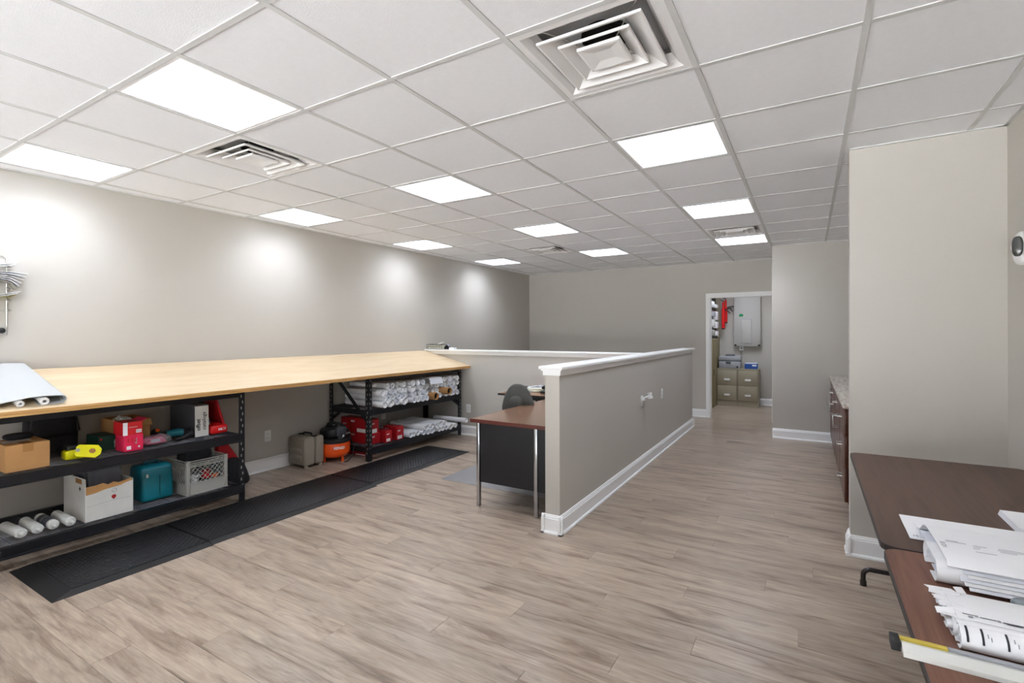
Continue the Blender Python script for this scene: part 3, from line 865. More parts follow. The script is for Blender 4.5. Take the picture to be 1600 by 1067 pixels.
# clear bag with pink filling
t = thing('clear_bag_of_earplugs', (-.2, .80, ZM), 'clear plastic bag with pink contents beside the pink boxes', 'plastic bag')
def bagfn(p):
    return Vector((p.x, p.y, p.z * (1 + .1 * math.sin(p.y * 60)) + .004 * math.sin(p.x * 130 + p.y * 90)))
b = nb(); blob(b, (-.195, .795, ZM + .0385), (.058, .1, .036), .75, .7, 26, 14, bagfn); ob('film', b, 'clear', t, smooth=60)
b = nb(); blob(b, (-.2, .775, ZM + .03), (.042, .07, .022), .8, .7, 20, 10, crumple); ob('pink_filling', b, 'pinkstuff', t)
b = nb(); box(b, -.156, -.1555, .745, .805, ZM + .03, ZM + .052); b.transform(rot_about((-.15, .77, ZM + .04), 0, 0, math.radians(-25))); ob('printed_label', b, 'printer', t)

# teal and black angle tool
t = thing('teal_power_tool', (-.28, 1.0, ZM), 'teal and black power tool lying before the white-ended file box', 'power tool')
b = nb(); tube(b, [(-.29, .91, ZM + .05), (-.27, .98, ZM + .055), (-.25, 1.02, ZM + .05)], [.026, .03, .026], 14); ob('motor_housing', b, 'teal', t, smooth=60)
b = nb(); tube(b, [(-.25, 1.02, ZM + .05), (-.22, 1.045, ZM + .055), (-.185, 1.035, ZM + .045), (-.175, .98, ZM + .022), (-.18, .925, ZM + .014)], [.027, .026, .024, .018, .012], 12); ob('grip', b, 'blackpl', t, smooth=60)
b = nb(); tube(b, [(-.29, .91, ZM + .05), (-.3, .86, ZM + .06), (-.34, .84, ZM + .075)], [.022, .02, .024], 12); ob('gear_head', b, 'blackpl', t, smooth=60)
b = nb(); tube(b, [(-.305, .855, ZM + .08), (-.298, .85, ZM + .092)], .014, 10); ob('orange_knob', b, 'orangepl', t, smooth=60)

# file box with a handwritten white end
t = thing('file_box', (-.38, 1.12, ZM), 'black magazine file box with a white handwritten end', 'file box')
b = nb(); rbox(b, -.60, -.202, 1.075, 1.182, ZM, ZM + .262, r=.003, seg=1); ob('box_body', b, 'greydk', t)
b = nb(); box(b, -.202, -.2005, 1.076, 1.181, ZM + .002, ZM + .25); ob('white_end', b, 'whitebox', t)
text('handwriting', 'offset', .044, 'ink', t, (-.1998, 1.115, ZM + .05), (0, 0, 1), (0, -1, 0), sx=.95, shear=.15, bold=.0012)
text('handwriting', 'catalogs', .042, 'ink', t, (-.1998, 1.158, ZM + .05), (0, 0, 1), (0, -1, 0), sx=1.1, shear=.2, bold=.0004)

# red open tool tote
t = thing('red_tool_tote', (-.3, 1.27, ZM), 'red open tool tote with a tall red back, right end of middle shelf', 'tool tote')
b = nb(); rbox(b, -.46, -.185, 1.195, 1.335, ZM, ZM + .075, r=.02, seg=3)
ob('tote_base', b, 'red', t, smooth=50)
b = nb(); prism(b, [(1.318, ZM + .07), (1.335, ZM + .07), (1.31, ZM + .16), (1.275, ZM + .28), (1.262, ZM + .28), (1.29, ZM + .16)], 'X', -.46, -.24); ob('side_panel', b, 'redcloth', t)
b = nb(); prism(b, [(1.2, ZM + .07), (1.32, ZM + .07), (1.275, ZM + .27), (1.2, ZM + .27)], 'X', -.462, -.45); ob('back_panel', b, 'blackcloth', t)
for k, (yy, tl) in enumerate(((1.225, .13), (1.245, .15), (1.262, .12))):
    b = nb(); box(b, -.29 - .03 * k, -.283 - .03 * k, yy, yy + .014, ZM + .06, ZM + .06 + tl); b.transform(rot_about((-.29, yy, ZM + .06), 0, math.radians(18))); ob('chisel', b, ('steel', 'tealdk', 'printer')[k], t)
text('lettering', 'HILTI', .026, 'paper', t, (-.1845, 1.25, ZM + .03), (0, 1, 0), (0, 0, 1), sx=1.0, shear=.2, bold=.001)

# ------------------------------------------------------------------ near rack, low shelf
TL = ['leftmost of four white caulk cartridges lying on the low shelf', 'second of four white caulk cartridges from the left', 'third of four caulk cartridges, with a printed blue-black sleeve', 'rightmost of four white caulk cartridges, touching the white carton']
for k, (xf, yf_, xb_, yb_) in enumerate(((-.15, .035, -.40, .02), (-.15, .112, -.40, .115), (-.155, .19, -.40, .19), (-.13, .268, -.38, .268))):
    t = thing('caulk_cartridge', ((xf + xb_) / 2, yf_, ZL), TL[k], 'caulk cartridge', 'caulk cartridges on the low shelf')
    r = .03; zc = ZL + r + .001
    d = Vector((xf - xb_, yf_ - yb_, 0)).normalized()
    P0 = Vector((xb_, yb_, zc)); P1 = Vector((xf, yf_, zc))
    b = nb(); tube(b, [P0, P0 + d * .004, P1 - d * .004, P1], [r * .94, r, r, r * .96], 24); ob('barrel', b, 'pvc', t, smooth=50)
    b = nb(); tube(b, [P1, P1 + d * .006, P1 + d * .007, P1 + d * .03, P1 + d * .045], [r * .9, r * .86, .011, .009, .0055], 16); ob('nozzle', b, 'pvc', t, smooth=50)
    if k == 2:
        b = nb(); tube(b, [P0 + d * .05, P1 - d * .03], r + .0006, 24, caps=False); ob('printed_sleeve', b, 'greydk', t, smooth=50)
        b = nb(); tube(b, [P0 + d * .11, P0 + d * .125], r + .0011, 24, caps=False); ob('sleeve_band', b, 'inkg', t, smooth=50)

# torn white carton
t = thing('torn_white_carton', (-.31, .47, ZL), 'white carton with a torn open top and a red crest on its side', 'box')
x0, x1, y0, y1, z0, z1 = -.48, -.115, .34, .615, ZL, ZL + .29
b = nb(); box(b, x0, x1, y0, y1, z0, z0 + .004); box(b, x0, x1, y0, y0 + .004, z0 + .004, z1); box(b, x0, x0 + .004, y0 + .004, y1 - .004, z0 + .004, z1)
box(b, x0, x1, y1 - .004, y1, z0 + .004, z1 - .055)
ob('carton_body', b, 'whitebox', t)
b = nb()
top = [(y0 + .004, z0 + .18), (y0 + .06, z0 + .184), (y0 + .11, z0 + .196), (y0 + .16, z0 + .2), (y0 + .2, z0 + .203), (y0 + .24, z0 + .215), (y1 - .004, z0 + .222)]
prism(b, [(y0 + .004, z0 + .004), (y1 - .004, z0 + .004)] + top[::-1], 'X', x1 - .004, x1); ob('torn_front', b, 'whitebox', t)
b = nb()
top2 = [(y0 + .004, z0 + .235), (y0 + .06, z0 + .236), (y0 + .1, z0 + .243), (y0 + .13, z0 + .225), (y0 + .16, z0 + .238), (y0 + .19, z0 + .226), (y0 + .23, z0 + .232), (y1 - .01, z0 + .24)]
prism(b, [(y0 + .004, z0 + .004), (y1 - .01, z0 + .004)] + top2[::-1], 'X', x1 - .007, x1 - .0042); ob('corrugated_lining', b, 'kraft', t)
b = nb(); box(b, x0 + .02, x1 - .02, y0 + .02, y1 - .02, z0 + .005, z0 + .17); ob('contents', b, 'kraftdk', t)
b = nb(); prism(b, [(.486 + .0, z0 + .142), (.5, z0 + .15), (.514, z0 + .142), (.512, z0 + .128), (.5, z0 + .116), (.488, z0 + .128)], 'X', x1, x1 + .0006); ob('crest', b, 'redbox', t)
b = nb(); tube(b, arc((x1 + .0005, .503, z0 + .178), (0, 1, 0), (0, 0, 1), .014, 0, 2 * PI, 20)[:-1], .0011, 4, closed=True); tube(b, [(x1 + .0005, .493, z0 + .169), (x1 + .0005, .513, z0 + .187)], .0011, 4); ob('round_mark', b, 'inkg', t, kind='stuff')
b = nb()
for k in range(30):
    ya = y0 + .01 + k * (y1 - y0 - .02) / 30; zz = z0 + .098 + .012 * math.sin((ya - y0) * 9)
    box(b, x1, x1 + .0006, ya, ya + .006, zz, zz + .002)
ob('perforation', b, 'inkg', t, kind='stuff')
b = nb(); prism(b, [(-.2, z0 + .2), (-.185, z0 + .215), (-.2, z0 + .235), (-.215, z0 + .215)], 'Y', y0 - .0006, y0); ob('side_mark', b, 'ink', t)
bx('side_print', 'kraftdk', t, -.27, -.17, y0 - .0006, y0, z0 + .25, z0 + .283)
t = thing('black_tool_case', (-.28, .47, ZL + .17), 'dark grey moulded case sticking out of the torn white carton', 'case')
b = nb(); prism(b, [(-.40, ZL + .172), (-.16, ZL + .172), (-.2, ZL + .335), (-.40, ZL + .335)], 'Y', .365, .575)
bmesh.ops.bevel(b, geom=list(b.edges), offset=.012, segments=2, affect='EDGES'); ob('case_shell', b, 'greydk', t, smooth=40)
for k in range(4):
    b = nb(); box(b, -.006, .006, .41, .53, -.0, .0022); b.transform(Matrix.Translation((-.1705 - k * .009, 0, ZL + .22 + k * .036)) @ Euler((0, math.radians(76), 0)).to_matrix().to_4x4()); ob('raised_rib', b, 'greydk', t)

# teal case
t = thing('teal_tool_case', (-.3, .82, ZL), 'teal plastic tool case standing on the low shelf', 'tool case')
b = nb(); rbox(b, -.42, -.2, .705, .925, ZL, ZL + .265, r=.028, seg=3)
for v in b.verts:
    if v.co.z > ZL + .18: v.co.x -= (v.co.z - ZL - .18) * .35 * (1 if v.co.x > -.3 else -.2)
ob('case_shell', b, 'teal', t, smooth=50)
b = nb(); box(b, -.205, -.1985, .822, .827, ZL + .03, ZL + .19); ob('center_seam', b, 'tealdk', t)
b = nb(); tube(b, [(-.31, .76, ZL + .262), (-.31, .765, ZL + .285), (-.31, .85, ZL + .285), (-.31, .86, ZL + .262)], .008, 8); ob('handle', b, 'tealdk', t, smooth=60)
b = nb(); rbox(b, -.201, -.192, .73, .745, ZL + .19, ZL + .215, r=.003); ob('latch', b, 'pvc', t)

# milk crate with open lattice
t = thing('grey_milk_crate', (-.25, 1.13, ZL), 'grey plastic lattice crate with tools inside on the low shelf', 'crate')
cx0, cx1, cy0, cy1, cz0, cz1 = -.43, -.105, .965, 1.285, ZL, ZL + .27
b = nb(); box(b, cx0, cx1, cy0, cy1, cz0, cz0 + .006); ob('bottom', b, 'grey', t)
for (x, y) in ((cx0, cy0), (cx0, cy1 - .03), (cx1 - .03, cy0), (cx1 - .03, cy1 - .03)):
    b = nb(); rbox(b, x, x + .03, y, y + .03, cz0 + .006, cz1, r=.006, seg=2); ob('corner_post', b, 'grey', t, smooth=40)
def crate_side(axis):
    # in-plane coordinate u, height z; returns builder of boxes and bars on the two faces
    for face in (0, 1):
        if axis == 'Y':             # faces looking to -x / +x, u = y
            pos = cx0 + .004 if face == 0 else cx1 - .004; u0, u1 = cy0 + .03, cy1 - .03
            P = lambda u, z: (pos, u, z)
            bxs = lambda b, ua, ub, za, zb, th: box(b, pos - th / 2, pos + th / 2, ua, ub, za, zb)
        else:
            pos = cy0 + .004 if face == 0 else cy1 - .004; u0, u1 = cx0 + .03, cx1 - .03
            P = lambda u, z: (u, pos, z)
            bxs = lambda b, ua, ub, za, zb, th: box(b, ua, ub, pos - th / 2, pos + th / 2, za, zb)
        b = nb(); bxs(b, u0, u1, cz0 + .006, cz0 + .085, .004); ob('lower_wall', b, 'grey', t)
        for zz in (cz0 + .085, cz1 - .055, cz1 - .041, cz1 - .027, cz1 - .011):
            b = nb(); bxs(b, u0 - .028, u1 + .028, zz, zz + .007, .012); ob('band', b, 'grey', t)
        za, zb = cz0 + .092, cz1 - .055
        b = nb(); n = 7; stp = (u1 - u0) / n; hh = zb - za
        for k in range(-4, n + 1):
            for s_ in (1, -1):
                ua = u0 + k * stp if s_ == 1 else u1 - k * stp
                ub = ua + s_ * hh * .95
                za_, zb_ = za, zb
                lo_, hi_ = (ua, ub)
                # clip to the side
                def cl(u, z, u2, z2):
                    lim0, lim1 = u0, u1
                    if (u < lim0 and u2 < lim0) or (u > lim1 and u2 > lim1): return None
                    def it(lim):
                        f = (lim - u) / (u2 - u); return z + (z2 - z) * f
                    if u < lim0: z, u = it(lim0), lim0
                    if u > lim1: z, u = it(lim1), lim1
                    if u2 < lim0: z2, u2 = it(lim0), lim0
                    if u2 > lim1: z2, u2 = it(lim1), lim1
                    return u, z, u2, z2
                r_ = cl(ua, za_, ub, zb_)
                if r_ and abs(r_[0] - r_[2]) > .004: tube(b, [P(r_[0], r_[1]), P(r_[2], r_[3])], .0026, 4)
        ob('lattice', b, 'grey', t, kind='stuff')
crate_side('Y'); crate_side('X')
CI = [('red_spool', 'red', (-.2, 1.16, .135), (.05, .04, .03), 'red item inside the grey lattice crate'), ('white_spool', 'paper', (-.18, 1.06, .11), (.05, .035, .035), 'white item inside the grey lattice crate'), ('orange_spool', 'orangepl', (-.16, 1.21, .1), (.035, .03, .025), 'orange item inside the grey lattice crate')]
t2 = thing('crate_filler', (-.26, 1.12, ZL + .0065), 'dark tool roll lying at the bottom of the grey lattice crate', 'tool roll')
b = nb(); blob(b, (-.26, 1.12, ZL + .033), (.13, .12, .0255), .5, .5); ob('roll_body', b, 'blackcloth', t2, smooth=60)
b = nb(); tube(b, [(-.135, 1.12, ZL + .035), (-.26, 1.12, ZL + .056), (-.385, 1.12, ZL + .035)], .004, 6); ob('strap', b, 'greydk', t2, smooth=60)
for (n_, m_, c, s_, lb) in CI:
    b = nb(); lathe(b, (c[0], c[1], ZL + c[2] - s_[2] - .012), [(0, 0), (s_[0] * .8, 0), (s_[0] * .8, .008), (s_[0] * .5, .012), (s_[0] * .5, s_[2] * 2 - .012), (s_[0] * .8, s_[2] * 2 - .008), (s_[0] * .8, s_[2] * 2), (0, s_[2] * 2)], 18)
    ob(n_, b, m_, None, smooth=40, label=lb, cat='spool')
t = thing('black_cable_bag', (-.33, 1.12, ZL + .2), 'black nylon bag stuffed into the top of the grey lattice crate', 'bag')
b = nb(); blob(b, (-.31, 1.12, ZL + .265), (.085, .115, .075), .6, .6, 22, 14, lambda p: p * (1 + .07 * math.sin(p.x * 60 + p.y * 40))); ob('bag_body', b, 'blackcloth', t, smooth=60)
b = nb(); tube(b, arc((-.29, 1.12, ZL + .31), (0, 1, 0), (0, 0, 1), .05, 0, PI, 8), .007, 6); ob('handle', b, 'blackpl', t, smooth=60)
t = thing('teal_drill_box', (-.33, 1.32, ZL), 'narrow teal box between the grey crate and the rack post', 'box')
b = nb(); rbox(b, -.42, -.22, 1.298, 1.338, ZL + .06, ZL + .21, r=.006, seg=2); ob('box_lid', b, 'teal', t, smooth=40)
b = nb(); rbox(b, -.42, -.22, 1.298, 1.338, ZL, ZL + .0595, r=.004, seg=1); ob('box_base', b, 'blackpl', t, smooth=40)

# red and black bag on the floor, leaning behind the rack post
t = thing('red_black_bag', (-.55, 1.57, 0), 'red and black bag on the floor leaning behind the near rack', 'bag')
def lean(p):
    k = (p.z + .2) / .4
    return Vector((p.x * (1 - .25 * k), p.y * (1 - .55 * k) - .09 * k, p.z))
b = nb(); blob(b, (-.56, 1.585, .135), (.12, .15, .134), .45, .6, 24, 14, lambda p: Vector((p.x, p.y * (1 - .35 * (p.z + .134) / .27) - .05 * (p.z + .134) / .27, p.z))); ob('bag_body', b, 'blackcloth', t, smooth=60)
b = nb(); prism(b, [(1.44, .2), (1.66, .2), (1.6, .29), (1.5, .45), (1.455, .53), (1.43, .53)], 'X', -.6, -.54)
bmesh.ops.bevel(b, geom=list(b.edges), offset=.01, segments=2, affect='EDGES'); ob('bag_flap', b, 'redcloth', t, smooth=50)

# ------------------------------------------------------------------ between the racks: tool case and air compressor
t = thing('tan_tool_case', (-.585, 2.41, 0), 'tan hard tool case standing on the floor under the bench', 'tool case')
b = nb(); rbox(b, -.735, -.435, 2.265, 2.40, .02, .325, r=.035, seg=3); ob('case_half', b, 'tan', t, smooth=50)
b = nb(); rbox(b, -.735, -.435, 2.402, 2.51, .02, .325, r=.035, seg=3); ob('case_half', b, 'tan', t, smooth=50)
for k in range(3):
    b = nb(); rbox(b, -.68, -.49, 2.2605, 2.275, .07 + k * .075, .13 + k * .075, r=.005, seg=1); ob('raised_panel', b, 'tan', t, smooth=50)
for (xx, yy) in ((-.7, 2.3), (-.47, 2.3), (-.7, 2.47), (-.47, 2.47)):
    b = nb(); lathe(b, (xx, yy, 0), [(0, 0), (.02, 0), (.022, .03), (0, .03)], 12); ob('foot', b, 'tan', t, smooth=40)
b = nb(); tube(b, [(-.66, 2.41, .318), (-.65, 2.41, .345), (-.53, 2.41, .345), (-.52, 2.41, .318)], .009, 8); ob('handle', b, 'blackpl', t, smooth=60)
for xx in (-.70, -.475): bx('latch', 'blackpl', t, xx - .015, xx + .015, 2.385, 2.435, .318, .331)

cc = (-.49, 2.683)
t = thing('air_compressor', (cc[0], cc[1], 0), 'orange and black pancake air compressor on the floor beside the tan case', 'air compressor')
b = nb(); lathe(b, (cc[0], cc[1], 0), [(0, .045), (.10, .047), (.155, .06), (.182, .09), (.19, .12), (.19, .2), (.184, .215), (0, .215)], 40); ob('tank', b, 'orange', t, smooth=35)
b = nb(); lathe(b, (cc[0], cc[1], 0), [(0, .2155), (.186, .2155), (.194, .225), (.194, .25), (.18, .262), (0, .262)], 40); ob('shroud_rim', b, 'blackpl', t, smooth=35)
b = nb(); blob(b, (cc[0] - .03, cc[1] - .03, .322), (.125, .12, .062), .6, .6); ob('motor_cover', b, 'blackpl', t, smooth=60)
b = nb(); rbox(b, cc[0] + .015, cc[0] + .125, cc[1] - .05, cc[1] + .1, .275, .385, r=.025, seg=3); ob('grey_console', b, 'greydk', t, smooth=50)
b = nb(); tube(b, [(cc[0] + .13, cc[1] + .01, .29), (cc[0] + .15, cc[1] + .01, .29)], .02, 16); g_ = ob('pressure_gauge', b, 'blackpl', t, smooth=40)
b = nb(); tube(b, [(cc[0] + .1502, cc[1] + .01, .29), (cc[0] + .152, cc[1] + .01, .29)], .015, 16); ob('gauge_face', b, 'paper', g_)
b = nb(); tube(b, [(cc[0] + .12, cc[1] + .08, .30), (cc[0] + .165, cc[1] + .105, .315)], [.012, .01], 12); ob('regulator_knob', b, 'steel', t, smooth=40)
b = nb(); tube(b, [(cc[0] + .14, cc[1] - .06, .275), (cc[0] + .17, cc[1] - .05, .275), (cc[0] + .17, cc[1] - .02, .275), (cc[0] + .145, cc[1] - .015, .28)], .007, 8); ob('brass_fitting', b, 'steel', t, smooth=40)
b = nb(); tube(b, [(cc[0] - .17, cc[1] - .06, .25), (cc[0] - .15, cc[1] - .05, .34), (cc[0] - .1, cc[1] - .02, .405), (cc[0] - .02, cc[1] + .02, .425), (cc[0] + .06, cc[1] + .07, .40), (cc[0] + .1, cc[1] + .13, .33), (cc[0] + .11, cc[1] + .15, .255)], .013, 10); ob('carry_handle', b, 'blackpl', t, smooth=60)
b = nb(); blob(b, (cc[0] - .05, cc[1] + .0, .405), (.06, .05, .022), .5, .5); ob('handle_grip', b, 'kraftdk' if False else 'blackcloth', t, smooth=60)
b = nb(); tube(b, [(cc[0] + .13, cc[1] + .14, .25), (cc[0] + .15, cc[1] + .18, .15), (cc[0] + .17, cc[1] + .14, .04), (cc[0] + .2, cc[1] + .04, .008), (cc[0] + .21, cc[1] - .02, .0075)], .006, 8); ob('power_cord', b, 'blackpl', t, smooth=60)
for a in (.1, 2.2, 4.3):
    b = nb(); tube(b, [(cc[0] + .13 * math.cos(a), cc[1] + .13 * math.sin(a), .0), (cc[0] + .13 * math.cos(a), cc[1] + .13 * math.sin(a), .06)], .018, 12); ob('rubber_foot', b, 'orange', t, smooth=40)
# badge wrapped on the tank: letters bent on the cylinder
def bent_text(s, size, zc, a0, parent, m):
    cu = bpy.data.curves.new('t', 'FONT'); cu.body = s; cu.size = size; cu.offset = .0014; cu.shear = .12; cu.resolution_u = 2
    to = bpy.data.objects.new('t', cu); COL.objects.link(to)
    me = bpy.data.meshes.new_from_object(to.evaluated_get(bpy.context.evaluated_depsgraph_get()))
    bpy.data.objects.remove(to); bpy.data.curves.remove(cu)
    b = nb(); b.from_mesh(me); bpy.data.meshes.remove(me)
    for v in b.verts:
        a = a0 + v.co.x / .1912; z = zc + v.co.y
        v.co = (cc[0] + .1914 * math.cos(a), cc[1] + .1914 * math.sin(a), z)
    return ob('lettering', b, m, parent)
bent_text('RIDGID', .042, .155, math.radians(-43), t, 'paper')
t.scale = (.87, .87, .98)

# ------------------------------------------------------------------ far rack: red cartons and rolled plans
def red_carton(x0, x1, y0, y1, z0, z1, label, word='HILTI', sticker=None):
    t = carton('red_carton', 'redbox', x0, x1, y0, y1, z0, z1, label, group='red cartons on the far rack')
    h = z1 - z0
    text('lettering', word, min(.03, h * .25), 'paper', t, (x0 + .03, y0 - .0008, z1 - h * .3), (1, 0, 0), (0, 0, 1), sx=.9, bold=.0008)
    text('lettering', word, min(.022, h * .2), 'paper', t, (x1 + .0008, y0 + .015, z1 - h * .35), (0, 1, 0), (0, 0, 1), sx=.8, bold=.0006)
    if sticker in ('side', 'both'):
        bx('white_label', 'whitebox', t, x0 + .13, x1 - .01, y0 - .0008, y0, z0 + .008, z0 + h * .3)
    if sticker in ('front', 'both'):
        bx('white_label', 'whitebox', t, x1, x1 + .0008, y0 + .01, y1 - .03, z0 + .01, z0 + h * .33)
    return t
red_carton(-.57, -.21, 2.955, 3.10, ZL, ZL + .118, 'wide red carton at the bottom of the near stack on the low shelf')
red_carton(-.57, -.21, 2.955, 3.075, ZL + .1185, ZL + .285, 'tall red carton with a white side label atop the near stack', sticker='both')
red_carton(-.715, -.58, 2.96, 3.10, ZL, ZL + .28, 'red carton at the back of the low shelf against the rear post', sticker='side')
red_carton(-.40, -.14, 3.115, 3.215, ZL, ZL + .135, 'small red carton between the near stack and the detached carton', sticker='front')
red_carton(-.36, -.13, 3.285, 3.40, ZL, ZL + .155, 'red carton beside the rolled plans on the low shelf', sticker='front')
red_carton(-.60, -.30, 2.96, 3.12, 0, .07, 'flat red carton on the floor beneath the far rack', sticker='side')

def roll_mesh(name, m, wind, inner):
    """unit roll: axis X from 0 (open end) to -1, radius 1"""
    t = nb()
    prof = [(inner, -.6), (inner, -.004)]
    r = inner
    for k in range(wind):
        r2 = inner + (1 - inner) * (k + 1) / wind
        prof += [(r + .01, -.004 + .004 * (k % 2)), (r2 - .02, -.004 + .004 * (k % 2)), (r2 - .02, -.02)] if k < wind - 1 else [(r + .01, 0), (1.0, 0)]
        r = r2
    prof += [(1.0, -1), (0, -1)]
    lathe(t, (0, 0, 0), [(0, -.6)] + prof, 18, 'X')
    bmesh.ops.recalc_face_normals(t, faces=list(t.faces))
    me = bpy.data.meshes.new(name); t.to_mesh(me); t.free(); me.materials.append(M[m]); me.shade_smooth(); me.set_sharp_from_angle(angle=math.radians(40)); return me
ROLLS = [roll_mesh('plan_roll', 'paper', 2, .35), roll_mesh('plan_roll', 'paper2', 2, .42), roll_mesh('plan_roll', 'paper', 2, .25)]
TUBE = roll_mesh('mailing_tube', 'kraft', 1, .9)
DISC = bpy.data.meshes.new('tube_inside_shade'); _b = nb(); lathe(_b, (0, 0, 0), [(0, -.05), (.86, -.05), (.86, -.5), (0, -.5)], 18, 'X'); _b.to_mesh(DISC); _b.free(); DISC.materials.append(M['dark'])  # dark plug stands in for the shade inside the open tube
RR = random.Random(5)
def put_roll(x, y, z, r, L_, label, group, rz=0.0, ry=0.0, mesh=None, name='plan_roll', cat='paper roll', sq=1.0):
    o = inst(name, mesh or RR.choice(ROLLS), (x, y, z), None, (L_, r * sq, r / sq), (RR.uniform(0, 6.28) if mesh is None and sq == 1 else 0, ry, rz), label=label, cat=cat, group=group)
    return o
G1 = 'rolled plans heaped on the middle shelf'
r = .0375
rows = 4
for k in range(rows):
    n = 19 - (k % 2)
    for i in range(n):
        y = 2.93 + r + i * (2 * r + .002) + (k % 2) * (r + .001)
        if k == 3 and i in (0, 5, 9, 10, 13): continue
        if (k == 0 and i in (10, 11, 14)) or (k == 1 and i in (10, 13, 14)): continue
        z = ZM + .001 + r + k * (r * 1.745)
        rr = r * RR.uniform(.84, .985)
        put_roll(RR.uniform(-.085, -.01) + .03 * (k < 1), y, z, rr, RR.uniform(.58, .63), 'white rolled plan in the heap on the far rack\'s middle shelf', G1)
for (y, z, lb) in ((3.79, ZM + .047, 'lower of the two kraft mailing tubes among the rolled plans'), (4.055, ZM + .085, 'upper of the two kraft mailing tubes among the rolled plans')):
    o = put_roll(.055, y, z, .046, .66, lb, 'kraft mailing tubes', mesh=TUBE, name='mailing_tube', cat='mailing tube')
    d = inst('tube_inside_shade', DISC, (0, 0, 0)); d.parent = o; d.location = (0, 0, 0)
G2 = 'rolled plans lying on the low shelf'
for k in range(2):
    n = 13 if k == 0 else 7
    for i in range(n):
        y = 3.462 + i * .066 + k * (.033 + .066 * 3)
        xo = -.06 + .10 * (i + 3 * k) / 16 + RR.uniform(-.03, .03) - .02 * k
        put_roll(xo, y, ZL + .033 + k * .056, RR.uniform(.028, .0325), RR.uniform(.58, .62), 'white rolled plan lying on the low shelf of the far rack', G2)
put_roll(.11, 4.345, ZL + .094, .031, .55, 'long white roll sticking out beyond the low shelf end', None, rz=0)
b = nb()
sheet(b, [(-.24, ZM + .278), (-.16, ZM + .283), (-.08, ZM + .279), (-.008, ZM + .272), (.012, ZM + .245), (.02, ZM + .20)], 'Y', 3.72, 3.96, t=.0015)
ob('folded_plan_sheet', b, 'paper2', None, smooth=50, label='pale blue folded sheet lying over the rolled plans on the far rack', cat='paper sheet')

# ------------------------------------------------------------------ floor mats
def rubber_mat(x0, x1, y0, y1, label, field, bev=.05):
    t = thing('anti_fatigue_mat', ((x0 + x1) / 2, (y0 + y1) / 2, 0), label, 'floor mat', 'black rubber mats along the bench')
    b = nb(); h = .012
    lo = [b.verts.new(p) for p in ((x0, y0, .0005), (x1, y0, .0005), (x1, y1, .0005), (x0, y1, .0005))]
    bot = [b.verts.new((v.co.x, v.co.y, 0)) for v in lo]
    e0, e1, f0, f1 = bev
    hi = [b.verts.new(p) for p in ((x0 + e0, y0 + f0, h), (x1 - e1, y0 + f0, h), (x1 - e1, y1 - f1, h), (x0 + e0, y1 - f1, h))]
    for k in range(4):
        b.faces.new((lo[k], lo[(k + 1) % 4], hi[(k + 1) % 4], hi[k])); b.faces.new((bot[k], bot[(k + 1) % 4], lo[(k + 1) % 4], lo[k]))
    b.faces.new(hi); b.faces.new(bot[::-1]); ob('bevelled_border', b, 'rubber', t)
    bx('tread_field', field, t, x0 + e0 + .004, x1 - e1 - .004, y0 + f0 + .004, y1 - f1 - .004, h, h + .003)
rubber_mat(-.035, .64, -.05, .775, 'nearest black rubber mat, its wide sloping end towards the camera', 'stud', (.006, .06, .1, .004))
rubber_mat(-.035, .63, .777, 2.25, 'middle black rubber mat along the bench', 'stud', (.006, .06, .004, .004))
rubber_mat(-.035, .60, 2.252, 3.76, 'farthest black rubber mat with diamond tread before the rolled plans', 'stud', (.006, .06, .004, .06))
b = nb(); rbox(b, 1.0, 2.33, 2.72, 3.83, .0002, .004, r=.0015, seg=1)
ob('chair_mat', b, 'chairmat', None, label='smooth grey chair mat on the floor under the desk', cat='chair mat')

# ------------------------------------------------------------------ outlets
def outlet(name, p, n_, label, plug=False):
    """duplex outlet plate on a wall point p with normal n_"""
    t = thing(name, p, label, 'wall outlet')
    n_ = Vector(n_); u = Vector((-n_.y, n_.x, 0))
    mx = Matrix.Identity(4)
    for i in range(3): mx[i][0] = u[i]; mx[i][1] = (0, 0, 1)[i]; mx[i][2] = n_[i]; mx[i][3] = p[i]
    b = nb(); rbox(b, -.036, .036, -.058, .058, .0002, .006, r=.0025, seg=2); b.transform(mx); ob('cover_plate', b, 'plate', t, smooth=40)
    for s_ in (-1, 1):
        b = nb(); prism(b, [(.017 * math.cos(a) * (1 if abs(math.sin(a)) < .9 else .9), s_ * .02 + .0145 * math.sin(a)) for a in [2 * PI * k / 14 for k in range(14)]], 'Z', .006, .0075); b.transform(mx); soc = ob('socket', b, 'dev', t)
        b = nb(); box(b, -.008, -.006, s_ * .02 - .001, s_ * .02 + .007, .0075, .0078); box(b, .006, .008, s_ * .02 - .001, s_ * .02 + .007, .0075, .0078); box(b, -.002, .002, s_ * .02 - .009, s_ * .02 - .005, .0075, .0078); b.transform(mx); ob('slots', b, 'ink', soc, kind='stuff')
    return t
outlet('wall_outlet', (XL, 2.06, .355), (1, 0, 0), 'white outlet on the left wall beside the tan tool case')
outlet('wall_outlet', (XL, 3.687, .34), (1, 0, 0), 'white outlet on the left wall seen through the far rack')
outlet('wall_outlet', (.009, BY0, .371), (0, -1, 0), 'white outlet on the cross half wall right of the far rack')
outlet('wall_outlet', (HX1, 4.91, .692), (1, 0, 0), 'bare white outlet on the long half wall, farther from the camera')
outlet('wall_outlet', (HX1, 4.09, .70), (1, 0, 0), 'white outlet on the long half wall with a device plugged in')
t = thing('plug_in_device', (HX1 + .03, 4.11, .735), 'white plug-in device in the half wall outlet', 'plug-in device')
b = nb(); rbox(b, HX1 + .0079, HX1 + .035, 4.075, 4.125, .705, .74, r=.004); ob('plug_body', b, 'dev', t, smooth=40)
b = nb(); tube(b, [(HX1 + .03, 4.11, .735), (HX1 + .06, 4.13, .75)], .011, 12); ob('arm', b, 'dev', t, smooth=50)
